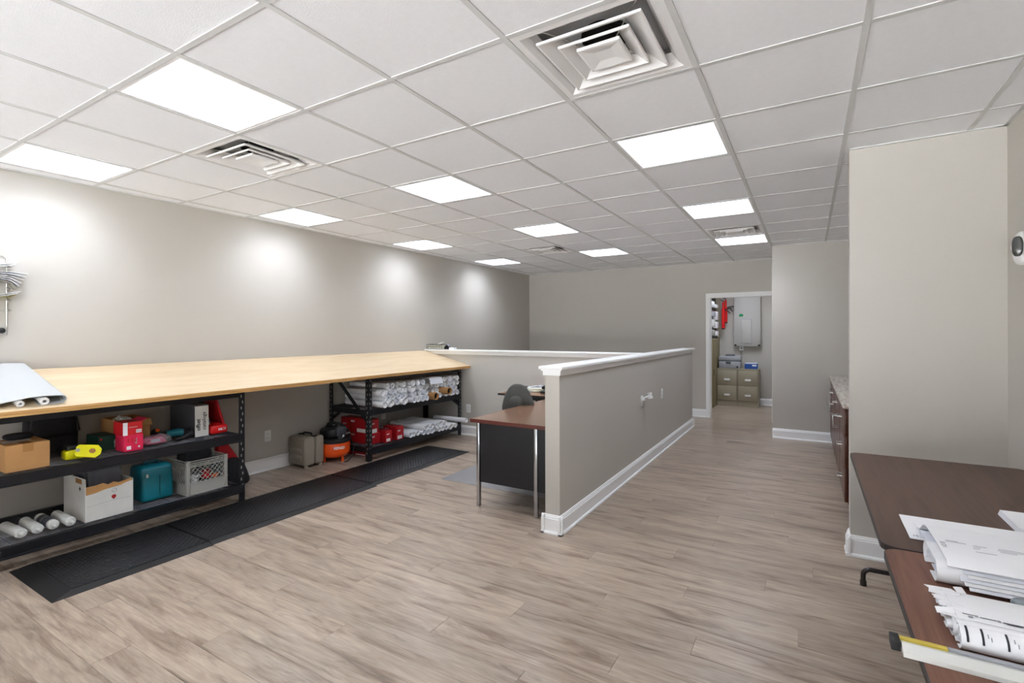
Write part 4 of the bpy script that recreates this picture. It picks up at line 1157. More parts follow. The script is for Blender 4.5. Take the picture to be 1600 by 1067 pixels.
b = nb(); lathe(b, (0, 0, 0), [(0, -.03), (.028, -.03), (.026, -.02), (.02, .0), (.026, .022), (.03, .03), (0, .032)], 20)
b.transform(Matrix.Translation((HX1 + .07, 4.15, .755)) @ Euler((0, math.radians(-12), 0)).to_matrix().to_4x4()); ob('spool_head', b, 'dev', t, smooth=50)

# ------------------------------------------------------------------ near desk
DZ = .722
t = thing('walnut_desk', (2.07, 2.98, 0), 'walnut topped desk with black pedestal and chrome legs behind the half wall', 'desk')
dx0, dx1, dy0, dy1 = 1.70, 2.452, 2.235, 3.72
b = nb(); box(b, dx0 + .006, dx1 - .006, dy0 + .006, dy1 - .006, DZ - .028, DZ); ob('desk_top', b, 'walnut', t)
b = nb()
for (a0, a1, c0, c1) in ((dx0, dx1, dy0, dy0 + .0055), (dx0, dx1, dy1 - .0055, dy1), (dx0, dx0 + .0055, dy0 + .0055, dy1 - .0055), (dx1 - .0055, dx1, dy0 + .0055, dy1 - .0055)):
    box(b, a0, a1, c0, c1, DZ - .029, DZ - .0004)
ob('edge_band', b, 'cherryedge', t)
for (xx, yy) in ((dx0 + .025, dy0 + .05), (dx1 - .19, dy0 + .05), (dx0 + .025, dy1 - .08), (dx1 - .19, dy1 - .08)):
    b = nb(); rbox(b, xx, xx + .03, yy, yy + .03, 0 if yy < 2.6 else .0042, DZ - .0295, r=.004, seg=2); ob('leg', b, 'chrome', t, smooth=40)
for (ya, yb_) in ((dy0 + .06, dy0 + .46), (dy1 - .46, dy1 - .06)):
    px = dx0 + (.058 if ya < 2.6 else .2)
    b = nb(); box(b, px, dx1 - .192, ya, yb_, .2, DZ - .03); box(b, dx1 - .158, dx1 - .03, ya, yb_, .2, DZ - .03); box(b, dx1 - .192, dx1 - .158, ya + .032, yb_ - .03, .2, DZ - .03); pd = ob('pedestal', b, 'black', t)
    for k in range(3):
        z0 = .21 + k * .16
        fr = bx('drawer_front', 'black', pd, px - .012, px - .0005, ya + .01, yb_ - .01, z0, z0 + .15)
        b = nb(); tube(b, [(px - .011, (ya + yb_) / 2 - .05, z0 + .11), (px - .028, (ya + yb_) / 2 - .05, z0 + .11), (px - .028, (ya + yb_) / 2 + .05, z0 + .11), (px - .011, (ya + yb_) / 2 + .05, z0 + .11)], .005, 6); ob('drawer_pull', b, 'chrome', pd, smooth=60)
bx('modesty_panel', 'black', t, dx1 - .028, dx1 - .012, dy0 + .08, dy1 - .08, .25, DZ - .03)

# ------------------------------------------------------------------ far desk
t = thing('corner_work_table', (1.7, 4.1, 0), 'low work table with a brown top behind the office chair', 'table')
ex0, ex1, ey0, ey1, EZ = 1.0, 2.44, 3.74, 4.49, .728
b = nb(); box(b, ex0 + .004, ex1, ey0 + .004, ey1, EZ - .022, EZ); ob('table_top', b, 'walnutx', t)
b = nb(); box(b, ex0, ex1, ey0, ey0 + .0038, EZ - .023, EZ - .001); box(b, ex0, ex0 + .0038, ey0 + .0038, ey1, EZ - .023, EZ - .001); ob('edge_band', b, 'edge', t)
b = nb(); box(b, ex0 + .12, ex1 - .05, ey0 + .1, ey0 + .14, EZ - .07, EZ - .0225); ob('apron', b, 'blackpl', t)
for (xx, yy) in ((ex0 + .1, ey0 + .1), (ex0 + .1, ey1 - .06), (ex1 - .06, ey0 + .1), (ex1 - .06, ey1 - .06)):
    if (xx, yy) == (ex0 + .1, ey0 + .1) or True:
        b = nb(); box(b, xx, xx + .03, yy + .042, yy + .072 if yy < 4.2 else yy + .045, 0, EZ - .0225); ob('leg', b, 'blackpl', t)
t = thing('paper_pile', (1.3, 4.1, EZ), 'pile of white and yellow papers on the table behind the office chair', 'papers')
for k in range(7):
    b = nb(); box(b, 1.21, 1.42, 4.02, 4.28, EZ + .0005 + k * .007, EZ + .0065 + k * .007); b.transform(rot_about((1.32, 4.15, 0), RR.uniform(-.35, .35))); ob('paper_sheaf', b, ('paper', 'cream', 'paper', 'cream')[k % 4], t)
b = nb(); sheet(b, [(1.25, EZ + .05), (1.32, EZ + .062), (1.39, EZ + .085)], 'Y', 4.04, 4.2, t=.0015); ob('curled_sheet', b, 'paper', t, smooth=40)
t = thing('black_tray', (1.19, 4.06, EZ), 'small dark tray leaning on the paper pile behind the office chair', 'tray')
b = nb(); prism(b, [(1.135, EZ + .03), (1.25, EZ + .03), (1.265, EZ + .075), (1.12, EZ + .075)], 'Y', 3.94, 3.98); ob('tray_face', b, 'greydk', t)
bx('tray_foot', 'greydk', t, 1.14, 1.245, 3.945, 3.975, EZ, EZ + .0298)
t = thing('desk_phone', (1.55, 4.0, EZ), 'black desk phone at the right of the paper pile', 'phone')
b = nb(); prism(b, [(3.94, EZ), (4.12, EZ), (4.12, EZ + .06), (3.94, EZ + .02)], 'X', 1.45, 1.65); ob('phone_base', b, 'blackpl', t)
b = nb(); tube(b, [(1.47, 3.97, EZ + .062), (1.47, 4.03, EZ + .075), (1.47, 4.1, EZ + .09)], [.02, .014, .02], 10); ob('handset', b, 'blackpl', t, smooth=60)
bx('phone_screen', 'printer', t, 1.52, 1.63, 4.075, 4.1, EZ + .061, EZ + .075)

# ------------------------------------------------------------------ office chair
CX, CY = 1.605, 3.34
t = thing('office_chair', (CX, CY, 0), 'charcoal fabric office chair tucked behind the walnut desk', 'chair')
rz = math.radians(9)
mxr = rot_about((CX, CY, 0), rz)
def chair(name, bm, m, par=None, sm=60): bm.transform(mxr); return ob(name, bm, m, par or t, smooth=sm)
b = nb(); blob(b, (CX, CY + .03, .47), (.205, .215, .042), .6, .45); chair('seat', b, 'fabric')
def backfn(p):
    k = (p.z + .235) / .47
    w = 1.0 - .34 * max(0, k - .45) / .55
    return Vector((p.x * w, p.y - .25 * p.x * p.x, p.z))
b = nb(); blob(b, (CX, CY - .2, .70), (.175, .042, .225), .75, .6, 28, 16, backfn); b.transform(rot_about((CX, CY - .2, .6), 0, math.radians(8))); chair('backrest', b, 'fabric')
b = nb(); blob(b, (CX + .0, CY - .248, .74), (.07, .045, .08), .8, .8); b.transform(rot_about((CX, CY - .2, .6), 0, math.radians(8))); chair('back_shell', b, 'fabric')
b = nb(); tube(b, [(CX, CY, .43), (CX, CY - .15, .43), (CX, CY - .25, .47), (CX, CY - .262, .66)], [.025, .022, .02, .02], 8); chair('back_post', b, 'blackpl')
b = nb(); tube(b, [(CX, CY, .09), (CX, CY, .25), (CX, CY, .251), (CX, CY, .43)], [.028, .028, .018, .018], 14); chair('gas_column', b, 'blackpl')
for k in range(5):
    a = 2 * PI * k / 5 + .3
    e1_ = (CX + .27 * math.cos(a), CY + .27 * math.sin(a))
    b = nb(); tube(b, [(CX, CY, .1), (CX + .15 * math.cos(a), CY + .15 * math.sin(a), .095), (e1_[0], e1_[1], .075)], [.028, .022, .016], 8); lg = chair('base_arm', b, 'blackpl')
    b = nb()
    for s_ in (-1, 1):
        c = Vector((e1_[0] - math.sin(a) * .014 * s_, e1_[1] + math.cos(a) * .014 * s_, .03))
        d = Vector((-math.sin(a), math.cos(a), 0)) * .009
        tube(b, [c - d, c + d], .0255, 14)
    tube(b, [(e1_[0], e1_[1], .03), (e1_[0], e1_[1], .075)], .008, 8)
    chair('caster', b, 'blackpl', lg)

# ------------------------------------------------------------------ wire basket and bits on the cross half wall
CZ = 1.183
t = thing('wire_basket', (-.57, 4.59, CZ), 'black wire basket of papers on the half wall by the left wall', 'basket')
wx0, wx1, wy0, wy1 = -.745, -.47, 4.53, 4.65
b = nb()
for zz in (CZ + .004, CZ + .035, CZ + .07):
    tube(b, [(wx0, wy0, zz), (wx1, wy0, zz), (wx1, wy1, zz), (wx0, wy1, zz)], .0028, 5, closed=True)
for k in range(9):
    xx = wx0 + (wx1 - wx0) * k / 8
    tube(b, [(xx, wy0, CZ + .07), (xx, wy0, CZ + .004), (xx, wy1, CZ + .004), (xx, wy1, CZ + .07)], .0018, 5)
ob('wire_frame', b, 'black', t, kind='stuff')
for k in range(4):
    b = nb(); box(b, wx0 + .01, wx1 - .01, wy0 + .012, wy1 - .012, CZ + .008 + k * .011, CZ + .017 + k * .011); b.transform(rot_about((-.6, 4.59, 0), RR.uniform(-.05, .05))); ob('paper_sheaf', b, ('paper', 'cream')[k % 2], None, label=('white', 'cream', 'second white', 'uppermost cream')[k] + ' paper sheaf lying in the wire basket', cat='papers')
b = nb(); sheet(b, [(-.63, CZ + .056), (-.56, CZ + .07), (-.5, CZ + .1), (-.475, CZ + .103)], 'Y', 4.55, 4.62, t=.002); ob('curled_paper', b, 'paper', None, smooth=40, label='curled white sheet rising out of the wire basket', cat='paper sheet')
t = thing('black_tape_dispenser', (-.41, 4.6, CZ), 'black tape dispenser beside the wire basket on the half wall', 'tape dispenser')
b = nb(); prism(b, [(-.45, CZ), (-.365, CZ), (-.36, CZ + .02), (-.385, CZ + .06), (-.42, CZ + .06), (-.45, CZ + .03)], 'Y', 4.57, 4.605); ob('dispenser_body', b, 'blackpl', t)
b = nb(); tube(b, [(-.4, 4.57, CZ + .045), (-.4, 4.612, CZ + .045)], .025, 16); ob('tape_roll', b, 'inkg', t, smooth=40)
t = thing('white_notepad', (-.31, 4.59, CZ), 'small white pad on the half wall right of the tape dispenser', 'notepad')
b = nb(); box(b, -.355, -.27, 4.56, 4.63, CZ, CZ + .028); ob('pages', b, 'paper', t)
b = nb(); box(b, -.356, -.269, 4.559, 4.631, CZ + .0282, CZ + .031); ob('cover', b, 'grey', t)

# ------------------------------------------------------------------ folding tables at the right
TZ = .716
def rounded_rect(x0, x1, y0, y1, r, n=5):
    pts = []
    for (cx_, cy_, a0) in ((x1 - r, y1 - r, 0), (x0 + r, y1 - r, PI / 2), (x0 + r, y0 + r, PI), (x1 - r, y0 + r, 1.5 * PI)):
        pts += [(cx_ + r * math.cos(a0 + PI / 2 * k / n), cy_ + r * math.sin(a0 + PI / 2 * k / n)) for k in range(n + 1)]
    return pts
def folding_table(x0, x1, y0, y1, m, label, legs):
    t = thing('folding_table', ((x0 + x1) / 2, (y0 + y1) / 2, 0), label, 'folding table', 'folding tables by the right wall')
    b = nb(); prism(b, rounded_rect(x0 + .003, x1 - .003, y0 + .003, y1 - .003, .047), 'Z', TZ - .018, TZ); ob('table_top', b, m, t)
    b = nb(); o_ = rounded_rect(x0, x1, y0, y1, .05); i_ = rounded_rect(x0 + .0028, x1 - .0028, y0 + .0028, y1 - .0028, .0472)
    A = [b.verts.new((p[0], p[1], TZ - .02)) for p in o_]; B = [b.verts.new((p[0], p[1], TZ - .0012)) for p in o_]; C_ = [b.verts.new((p[0], p[1], TZ - .0004)) for p in i_]; D = [b.verts.new((p[0], p[1], TZ - .02)) for p in i_]
    n = len(o_)
    for P_, Q_ in ((A, B), (B, C_), (C_, D), (D, A)):
        for k in range(n): b.faces.new((P_[k], P_[(k + 1) % n], Q_[(k + 1) % n], Q_[k]))
    ob('edge_band', b, 'edge', t)
    b = nb()
    for (a0, a1, c0, c1) in ((x0 + .05, x0 + .07, y0 + .06, y1 - .06), (x1 - .07, x1 - .05, y0 + .06, y1 - .06)): box(b, a0, a1, c0, c1, TZ - .055, TZ - .0202)
    box(b, x0 + .07, x1 - .07, y0 + .06, y0 + .08, TZ - .055, TZ - .0202); box(b, x0 + .07, x1 - .07, y1 - .08, y1 - .06, TZ - .055, TZ - .0202)
    ob('apron', b, 'tube', t)
    xm = (x0 + x1) / 2
    for y in legs:
        fx0, fx1 = x0 + .055, x1 - .055
        b = nb()
        tube(b, [(fx0, y, .012), (fx0, y, .055)] + arc((fx0 + .035, y, .06), (-1, 0, 0), (0, 0, 1), .035, .1, PI / 2, 5) + arc((fx1 - .035, y, .06), (0, 0, 1), (1, 0, 0), .035, 0, PI / 2 - .1, 5) + [(fx1, y, .055), (fx1, y, .012)], .0125, 10)
        lg = ob('foot_bar', b, 'tube', t, smooth=60)
        for sx in (-1, 1):
            b = nb(); tube(b, [(fx0 if sx < 0 else fx1, y, 0), (fx0 if sx < 0 else fx1, y, .03)], .0155, 12); ob('foot_cap', b, 'edge', lg, smooth=40)
            b = nb(); tube(b, [(xm + sx * .1, y, .106), (xm + sx * .1, y, .4), (xm + sx * .2, y, TZ - .022)], .0125, 10); ob('leg_tube', b, 'tube', t, smooth=60)
        b = nb(); s_ = 1 if y < (y0 + y1) / 2 else -1
        tube(b, [(xm, y, .36), (xm, y + s_ * .35, TZ - .024)], .008, 8); tube(b, [(xm - .11, y, .36), (xm + .11, y, .36)], .008, 8); ob('folding_brace', b, 'tube', t, smooth=60)
folding_table(4.283, 5.03, .975, 2.455, 'tableA', 'dark brown folding table standing against the wing wall', (1.2, 2.33))
folding_table(4.283, 5.03, -.52, .968, 'tableB', 'reddish brown folding table in the right foreground, under the plans', (-.3, .74))

# big loose bundle of plans lying over the joint of the tables
def ragged(x, amp, seed, n):
    q = random.Random(seed); return [x + q.uniform(-amp, amp) for _ in range(n)]
def bundle(t, y0, y1, h, layers, x0, x1, seed, m='paper', back=.0):
    """flattened loose roll of sheets: nested stadium sections along X; each layer is one sheet"""
    q = random.Random(seed)
    for k in range(layers):
        ins = k * (h / 2 - .004) / layers
        a0, a1 = y0 + ins * 1.4, y1 - ins * 1.4; rr = h / 2 - ins; zc = TZ + .0008 + h / 2
        pts = [(a1 - rr + rr * math.cos(a), zc + rr * math.sin(a)) for a in [-PI / 2 + PI * j / 8 for j in range(9)]]
        n_ = 6
        pts += [(a1 - rr + (a0 - a1 + 2 * rr) * j / n_, zc + rr + .002 * math.sin(j * 1.9 + seed)) for j in range(1, n_)]
        pts += [(a0 + rr + rr * math.cos(a), zc + rr * math.sin(a)) for a in [PI / 2 + PI * j / 8 for j in range(9)]]
        pts += [(a0 + rr + (a1 - a0 - 2 * rr) * .5, zc - rr + .0002)]
        b = nb(); sheet(b, pts, 'X', x0 + q.uniform(-.006, .022), x1, t=.0014, n=2); ob('plan_sheet', b, m if k % 2 == 0 else 'paper2', t, smooth=50)

t = thing('plan_bundle', (4.68, .92, TZ), 'large loosely rolled bundle of white plans across the two folding tables', 'plan bundle')
bundle(t, .735, .93, .062, 4, 4.385, 4.99, 1)
bundle(t, .89, 1.1, .058, 3, 4.40, 4.99, 2, 'paper2')
for k in range(6):
    zz = TZ + .066 - .0085 * k
    ya, yb_ = .742 - .006 * k, 1.02 - .01 * k
    b = nb(); sheet(b, [(ya - .002, zz - .012), (ya + .012, zz - .003), (ya + .05, zz + .001), (ya + .14, zz + .003), (yb_, zz + .001)], 'X', 4.43 + .008 * (k % 3), 4.985, t=.0016); ob('plan_sheet', b, ('paper', 'paper2')[k % 2], t, smooth=50)
b = nb()
sheet(b, [(.735, TZ + .058), (.75, TZ + .07), (.85, TZ + .0745), (.97, TZ + .073), (1.03, TZ + .07), (1.07, TZ + .06), (1.10, TZ + .044), (1.13, TZ + .026), (1.18, TZ + .013), (1.24, TZ + .008)], 'X', 4.405, 4.995, t=.0016, n=2)
ob('top_sheet', b, 'paper', t, smooth=50)
b = nb(); sheet(b, [(1.085, TZ + .002), (1.17, TZ + .004), (1.24, TZ + .004), (1.325, TZ + .007)], 'X', 4.372, 4.995, t=.0016); ob('bottom_sheet', b, 'paper', t, smooth=50)
# printed marks on the sheets
def marks(t, spec, z, m='inkg'):
    for (xa, xb, ya, yb_) in spec:
        b = nb(); box(b, xa, xb, ya, yb_, z, z + .0003); ob('print_line', b, m, t)
marks(t, [(4.428, 4.476, .888, .8905), (4.432, 4.46, .898, .9), (4.49, 4.52, .884, .8865), (4.488, 4.505, .872, .874), (4.486, 4.53, .835, .837), (4.486, 4.50, .86, .862), (4.546, 4.61, .889, .891), (4.542, 4.60, .877, .879), (4.545, 4.58, .866, .868), (4.64, 4.75, .88, .882), (4.64, 4.72, .868, .87), (4.80, 4.9, .884, .886)], TZ + .0768)
text('sheet_number', 'SI D1', .016, 'ink', t, (4.413, .878, TZ + .077), (0, -1, 0), (1, 0, 0), sx=1.3)
text('sheet_number', '15', .02, 'ink', t, (4.382, 1.105, TZ + .0058), (1, 0, 0), (0, 1, 0), sx=.9)

t = thing('plan_roll_bundle', (4.66, .5, TZ), 'ragged-ended roll of white plans behind the straight edge', 'plan bundle')
bundle(t, .385, .46, .05, 3, 4.352, 4.98, 5)
bundle(t, .44, .545, .045, 3, 4.345, 4.98, 6)
bundle(t, .52, .625, .04, 3, 4.36, 4.98, 7, 'paper2')
b = nb(); sheet(b, [(.452, TZ + .046), (.47, TZ + .0505), (.5, TZ + .05), (.56, TZ + .046), (.61, TZ + .04), (.632, TZ + .02)], 'X', 4.37, 4.985, t=.0015, n=2); ob('top_sheet', b, 'paper', t, smooth=50)
q = random.Random(9)
for k in range(9):
    ya = .45 + .02 * k; b = nb(); box(b, 4.348 + q.uniform(-.012, .006), 4.40, ya, ya + .022, TZ + .047 - .0008 * k, TZ + .0482 - .0008 * k); b.transform(rot_about((4.37, ya, TZ + .047), q.uniform(-.4, .4), q.uniform(-.25, .25), q.uniform(-.2, .1))); ob('torn_edge', b, 'paper', t)
b = nb(); box(b, 4.405, 4.425, .625, .65, TZ + .03, TZ + .0315); b.transform(rot_about((4.41, .63, TZ + .03), .4, .5)); ob('paper_scrap', b, 'paper', t)
marks(t, [(4.382, 4.402, .468, .4705), (4.412, 4.44, .4655, .468), (4.45, 4.50, .463, .4665), (4.455, 4.48, .4585, .4605), (4.53, 4.60, .462, .465), (4.63, 4.70, .46, .463)], TZ + .0522, 'ink')
marks(t, [(4.39, 4.398, .455, .462), (4.403, 4.409, .464, .472), (4.441, 4.447, .462, .47)], TZ + .0523)
for (xa, w_) in ((4.372, .004), (4.398, .0035), (4.438, .0035), (4.48, .0035), (4.54, .0035), (4.62, .0035)):
    b = nb(); zc = TZ + .0258; prism(b, [(.41 + .0275 * math.cos(a), zc + .0275 * math.sin(a)) for a in [PI / 2 + .1 + 1.35 * k / 6 for k in range(7)]] + [(.41 + .0262 * math.cos(a), zc + .0262 * math.sin(a)) for a in [PI / 2 + .1 + 1.35 * k / 6 for k in reversed(range(7))]], 'X', xa, xa + w_); ob('title_block_line', b, 'ink', t)
for (xa, aa) in ((4.408, .55), (4.413, .75), (4.45, .5), (4.455, .8), (4.5, .6)):
    b = nb(); zc = TZ + .0258; prism(b, [(.41 + .0276 * math.cos(a), zc + .0276 * math.sin(a)) for a in [PI / 2 + aa + .3 * k / 3 for k in range(4)]] + [(.41 + .0262 * math.cos(a), zc + .0262 * math.sin(a)) for a in [PI / 2 + aa + .3 * k / 3 for k in reversed(range(4))]], 'X', xa, xa + .0015); ob('print_line', b, 'inkg', t)

t = thing('straight_edge', (4.6, .34, TZ), 'white and yellow straight edge with a black end clip lying across the table', 'straight edge')
b = nb(); prism(b, [(.305, TZ + .0005), (.352, TZ + .0005), (.352, TZ + .012), (.335, TZ + .017), (.305, TZ + .010)], 'X', 4.252, 4.98); ob('bar', b, 'pvc', t)
b = nb(); box(b, 4.25, 4.335, .3525, .366, TZ + .001, TZ + .016); ob('yellow_strip', b, mat('mustard_yellow', '#cdb64a', .5), t)
b = nb(); box(b, 4.336, 4.98, .3525, .366, TZ + .001, TZ + .016); ob('grey_rail', b, 'printer', t)
b = nb(); rbox(b, 4.233, 4.2505, .326, .368, TZ - .002, TZ + .019, r=.002); ob('end_clip', b, 'blackpl', t, smooth=40)

t = thing('paper_stack', (4.86, 1.43, TZ), 'flat white paper stack at the right edge beyond the plan bundle', 'papers')
for k in range(5):
    b = nb(); box(b, 4.703 + .001 * k, 5.0, 1.327, 1.54 - .001 * k, TZ + .0003 + .004 * k, TZ + .0042 + .004 * k); ob('paper_sheaf', b, ('paper', 'paper2')[k % 2], t)
t = thing('grey_paperweight', (4.555, .672, TZ), 'smooth grey oval paperweight with a white mark between the plan bundles', 'paperweight')
b = nb(); blob(b, (4.57, .672, TZ + .0175), (.055, .03, .017), .8, .9); ob('weight_shell', b, 'greymouse', t, smooth=60)
b = nb(); prism(b, [(4.545, .665), (4.553, .68), (4.549, .68), (4.556, .69), (4.547, .682), (4.551, .682)], 'Z', TZ + .0325, TZ + .0335); ob('white_mark', b, 'paper', t)
t = thing('grey_tape_measure', (4.735, 1.2, TZ), 'grey round weight holding down the plan bundle at the right edge', 'paperweight')
b = nb(); lathe(b, (4.735, 1.21, TZ + .013), [(0, 0), (.03, 0), (.034, .006), (.034, .024), (.028, .03), (0, .031)], 22); ob('weight_shell', b, 'greymouse', t, smooth=40)
b = nb(); lathe(b, (4.735, 1.21, TZ + .0442), [(0, 0), (.015, 0), (.014, .003), (0, .003)], 16); ob('weight_button', b, 'greydk', t, smooth=40)

# wall mounted sensor camera on the right wall
t = thing('wall_camera', (XR - .04, 2.45, 1.83), 'white wall camera with a dark oval lens on the right wall', 'camera')
b = nb(); blob(b, (XR - .034, 2.40, 1.84), (.033, .06, .085), .8, .8); ob('mount', b, 'dev', t, smooth=60)
b = nb(); tube(b, [(XR - .03, 2.40, 1.84), (XR - .06, 2.335, 1.84)], [.038, .034], 20); ob('housing', b, 'dev', t, smooth=50)
b = nb(); blob(b, (0, 0, 0), (.011, .021, .05), .75, .75); b.transform(Matrix.Translation((XR - .076, 2.31, 1.84)) @ Euler((0, 0, math.radians(-122) + PI)).to_matrix().to_4x4()); ob('lens_window', b, 'lens', t, smooth=60)

# ------------------------------------------------------------------ base cabinets and granite top in the alcove
GX, GZ = 4.335, .868
CY0 = 3.5
units = [(3.5, 4.2, 'drawers'), (4.202, 5.1, 'doors'), (5.102, 5.9, 'doors'), (5.902, 6.414, 'doors')]
UL = ['dark cherry drawer unit at the near end of the alcove cabinets', 'dark cherry cabinet unit beside the drawer unit', 'dark cherry cabinet unit, third from the camera in the alcove', 'narrow dark cherry cabinet unit at the far end of the alcove']
for (ya, yb_, kind), lb in zip(units, UL):
    t = thing('base_cabinet', (4.68, (ya + yb_) / 2, 0), lb, 'cabinet', 'alcove base cabinets')
    b = nb(); box(b, GX, 5.03, ya, yb_, .1, GZ - .034); ob('cabinet_body', b, 'cherry', t)
    bx('toe_kick', 'dark', t, GX + .07, 5.03, ya, yb_, 0, .0998)
    def front(z0, z1, y0, y1, nm):
        f = bx(nm, 'cherry', t, GX - .02, GX - .0005, y0, y1, z0, z1, r=.003)
        b = nb(); box(b, GX - .0206, GX - .0202, y0 + .045, y1 - .045, z0 + .035, z1 - .035); ob('inner_panel', b, 'cherry', f)
        return f
    def pull(f, y0, y1, z, vert=False):
        ym = (y0 + y1) / 2; b = nb()
        if vert: tube(b, [(GX - .02, ym, z - .055), (GX - .056, ym, z - .055), (GX - .056, ym, z + .055), (GX - .02, ym, z + .055)], .0055, 8)
        else: tube(b, [(GX - .02, ym - .055, z), (GX - .056, ym - .055, z), (GX - .056, ym + .055, z), (GX - .02, ym + .055, z)], .0055, 8)
        ob('pull', b, 'steel', f, smooth=60)
    if kind == 'drawers':
        for (z0, z1) in ((.11, .37), (.38, .62), (.63, .825)):
            f = front(z0, z1, ya + .01, yb_ - .01, 'drawer'); pull(f, ya, yb_, (z0 + z1) / 2)
    else:
        f = front(.66, .825, ya + .01, yb_ - .01, 'drawer'); pull(f, ya, yb_, .745)
        ym = (ya + yb_) / 2
        for (y0, y1, yp) in ((ya + .01, ym - .003, ym - .05), (ym + .003, yb_ - .01, ym + .05)):
            f = front(.11, .65, y0, y1, 'door'); pull(f, yp, yp, .56, True)
t = thing('granite_countertop', (4.67, 4.95, GZ - .033), 'tan speckled granite countertop on the alcove cabinets', 'countertop')
b = nb(); rbox(b, GX - .035, 5.035, CY0 - .02, Y2 - .001, GZ - .0335, GZ, r=.006); ob('slab', b, 'granite', t, smooth=40)
b = nb(); box(b, 5.015, 5.036, CY0 - .02, Y2 - .001, GZ + .0003, GZ + .1); ob('backsplash', b, 'granite', t)

# ------------------------------------------------------------------ store room contents
def file_cabinet(x0, x1, y0, y1, label):
    t = thing('file_cabinet', ((x0 + x1) / 2, (y0 + y1) / 2, 0), label, 'file cabinet', 'beige file cabinets in the store room')
    b = nb(); box(b, x0, x1, y0 + .012, y1, 0, .72); ob('cabinet_body', b, 'almond', t)
    bx('drawer_gap_shade', mat('beige_gap_shade', '#5f5949', .6) if 'beige_gap_shade' not in bpy.data.materials else bpy.data.materials['beige_gap_shade'], t, x0 + .008, x1 - .008, y0 + .0095, y0 + .0118, .105, .695)  # darker plate paints the shade in the gaps around the drawers
    for (z0, z1) in ((.11, .395), (.402, .69)):
        f = bx('drawer', 'almond', t, x0 + .012, x1 - .012, y0, y0 + .0093, z0, z1, r=.003)
        xm = (x0 + x1) / 2; zz = z0 + (z1 - z0) * .32
        bx('label_pull', 'paper', f, xm - .05, xm + .05, y0 - .012, y0 - .0003, zz, zz + .032)
    b = nb(); tube(b, [(x1 - .04, y0 - .004, .385), (x1 - .04, y0, .385)], .009, 10); ob('lock', b, 'steel', t, smooth=40)
file_cabinet(2.545, 2.905, 9.235, 9.63, 'left of the two beige file cabinets in the store room')
file_cabinet(2.91, 3.27, 9.235, 9.63, 'right of the two beige file cabinets in the store room')
t = thing('laser_printer', (2.77, 9.42, .72), 'grey office printer on the left file cabinet', 'printer')
b = nb(); rbox(b, 2.575, 2.955, 9.27, 9.58, .721, .855, r=.012); ob('lower_body', b, 'printer', t, smooth=40)
b = nb(); rbox(b, 2.57, 2.96, 9.29, 9.58, .865, .955, r=.02); ob('upper_body', b, 'printer', t, smooth=40)
bx('output_slot', 'dark', t, 2.585, 2.945, 9.3, 9.57, .8552, .8648)
b = nb(); prism(b, [(9.36, .956), (9.5, .956), (9.5, .985), (9.38, .962)], 'X', 2.68, 2.84); ob('output_tray', b, 'greydk', t)
bx('tray_latch', 'greydk', t, 2.7, 2.79, 9.262, 9.2698, .815, .85)
bx('power_button', 'dark', t, 2.89, 2.92, 9.264, 9.2698, .74, .765)
t = carton('blue_glove_box', 'blue', 3.03, 3.25, 9.3, 9.43, .7205, .815, 'blue carton on the right file cabinet')
bx('white_print', 'paper', t, 3.16, 3.235, 9.2992, 9.3, .775, .80)
b = nb(); prism(b, [(3.05, .8155), (3.22, .8155), (3.24, .84), (3.04, .835)], 'Y', 9.34, 9.39); ob('torn_flap', b, 'paper2', t)

t = thing('electrical_panel', (3.05, 9.6, 1.15), 'grey electrical panel on the store room back wall', 'electrical panel')
b = nb(); rbox(b, 2.83, 3.27, 9.565, 9.648, 1.16, 2.14, r=.004); ob('panel_box', b, 'panel', t, smooth=30)
b = nb(); rbox(b, 2.815, 3.285, 9.553, 9.5648, 1.148, 2.15, r=.004); ob('cover', b, 'panel', t, smooth=30)
bx('door_gap_shade', 'inkg', t, 2.944, 3.131, 9.5518, 9.5528, 1.194, 1.676)  # grey slab paints the shaded gap line around the breaker door
b = nb(); rbox(b, 2.95, 3.125, 9.543, 9.5515, 1.20, 1.67, r=.003); d = ob('breaker_door', b, 'panel', t, smooth=30)
bx('door_latch', 'inkg', d, 2.957, 2.967, 9.539, 9.5429, 1.42, 1.46)
b = nb(); prism(b, [(2.905, 1.725), (2.96, 1.725), (2.985, 1.735), (2.975, 1.775), (2.93, 1.78), (2.905, 1.76)], 'Y', 9.5522, 9.5529); ob('green_sticker', b, 'gsticker', t)
for xx in (2.84, 3.26): bx('corner_screw', 'dark', t, xx - .018, xx + .018, 9.549, 9.5528, 1.152, 1.178)
t = thing('conduit_box', (2.945, 9.63, 1.06), 'small white conduit fitting under the electrical panel', 'conduit box')
b = nb(); rbox(b, 2.905, 2.985, 9.6, 9.648, 1.06, 1.145, r=.005); ob('box_body', b, 'plate', t, smooth=30)
b = nb(); tube(b, [(2.945, 9.63, 1.06), (2.945, 9.63, .98)], .013, 10); ob('conduit', b, 'steel', t, smooth=50)
bx('box_knob', 'ink', t, 2.935, 2.955, 9.592, 9.5998, 1.095, 1.115)

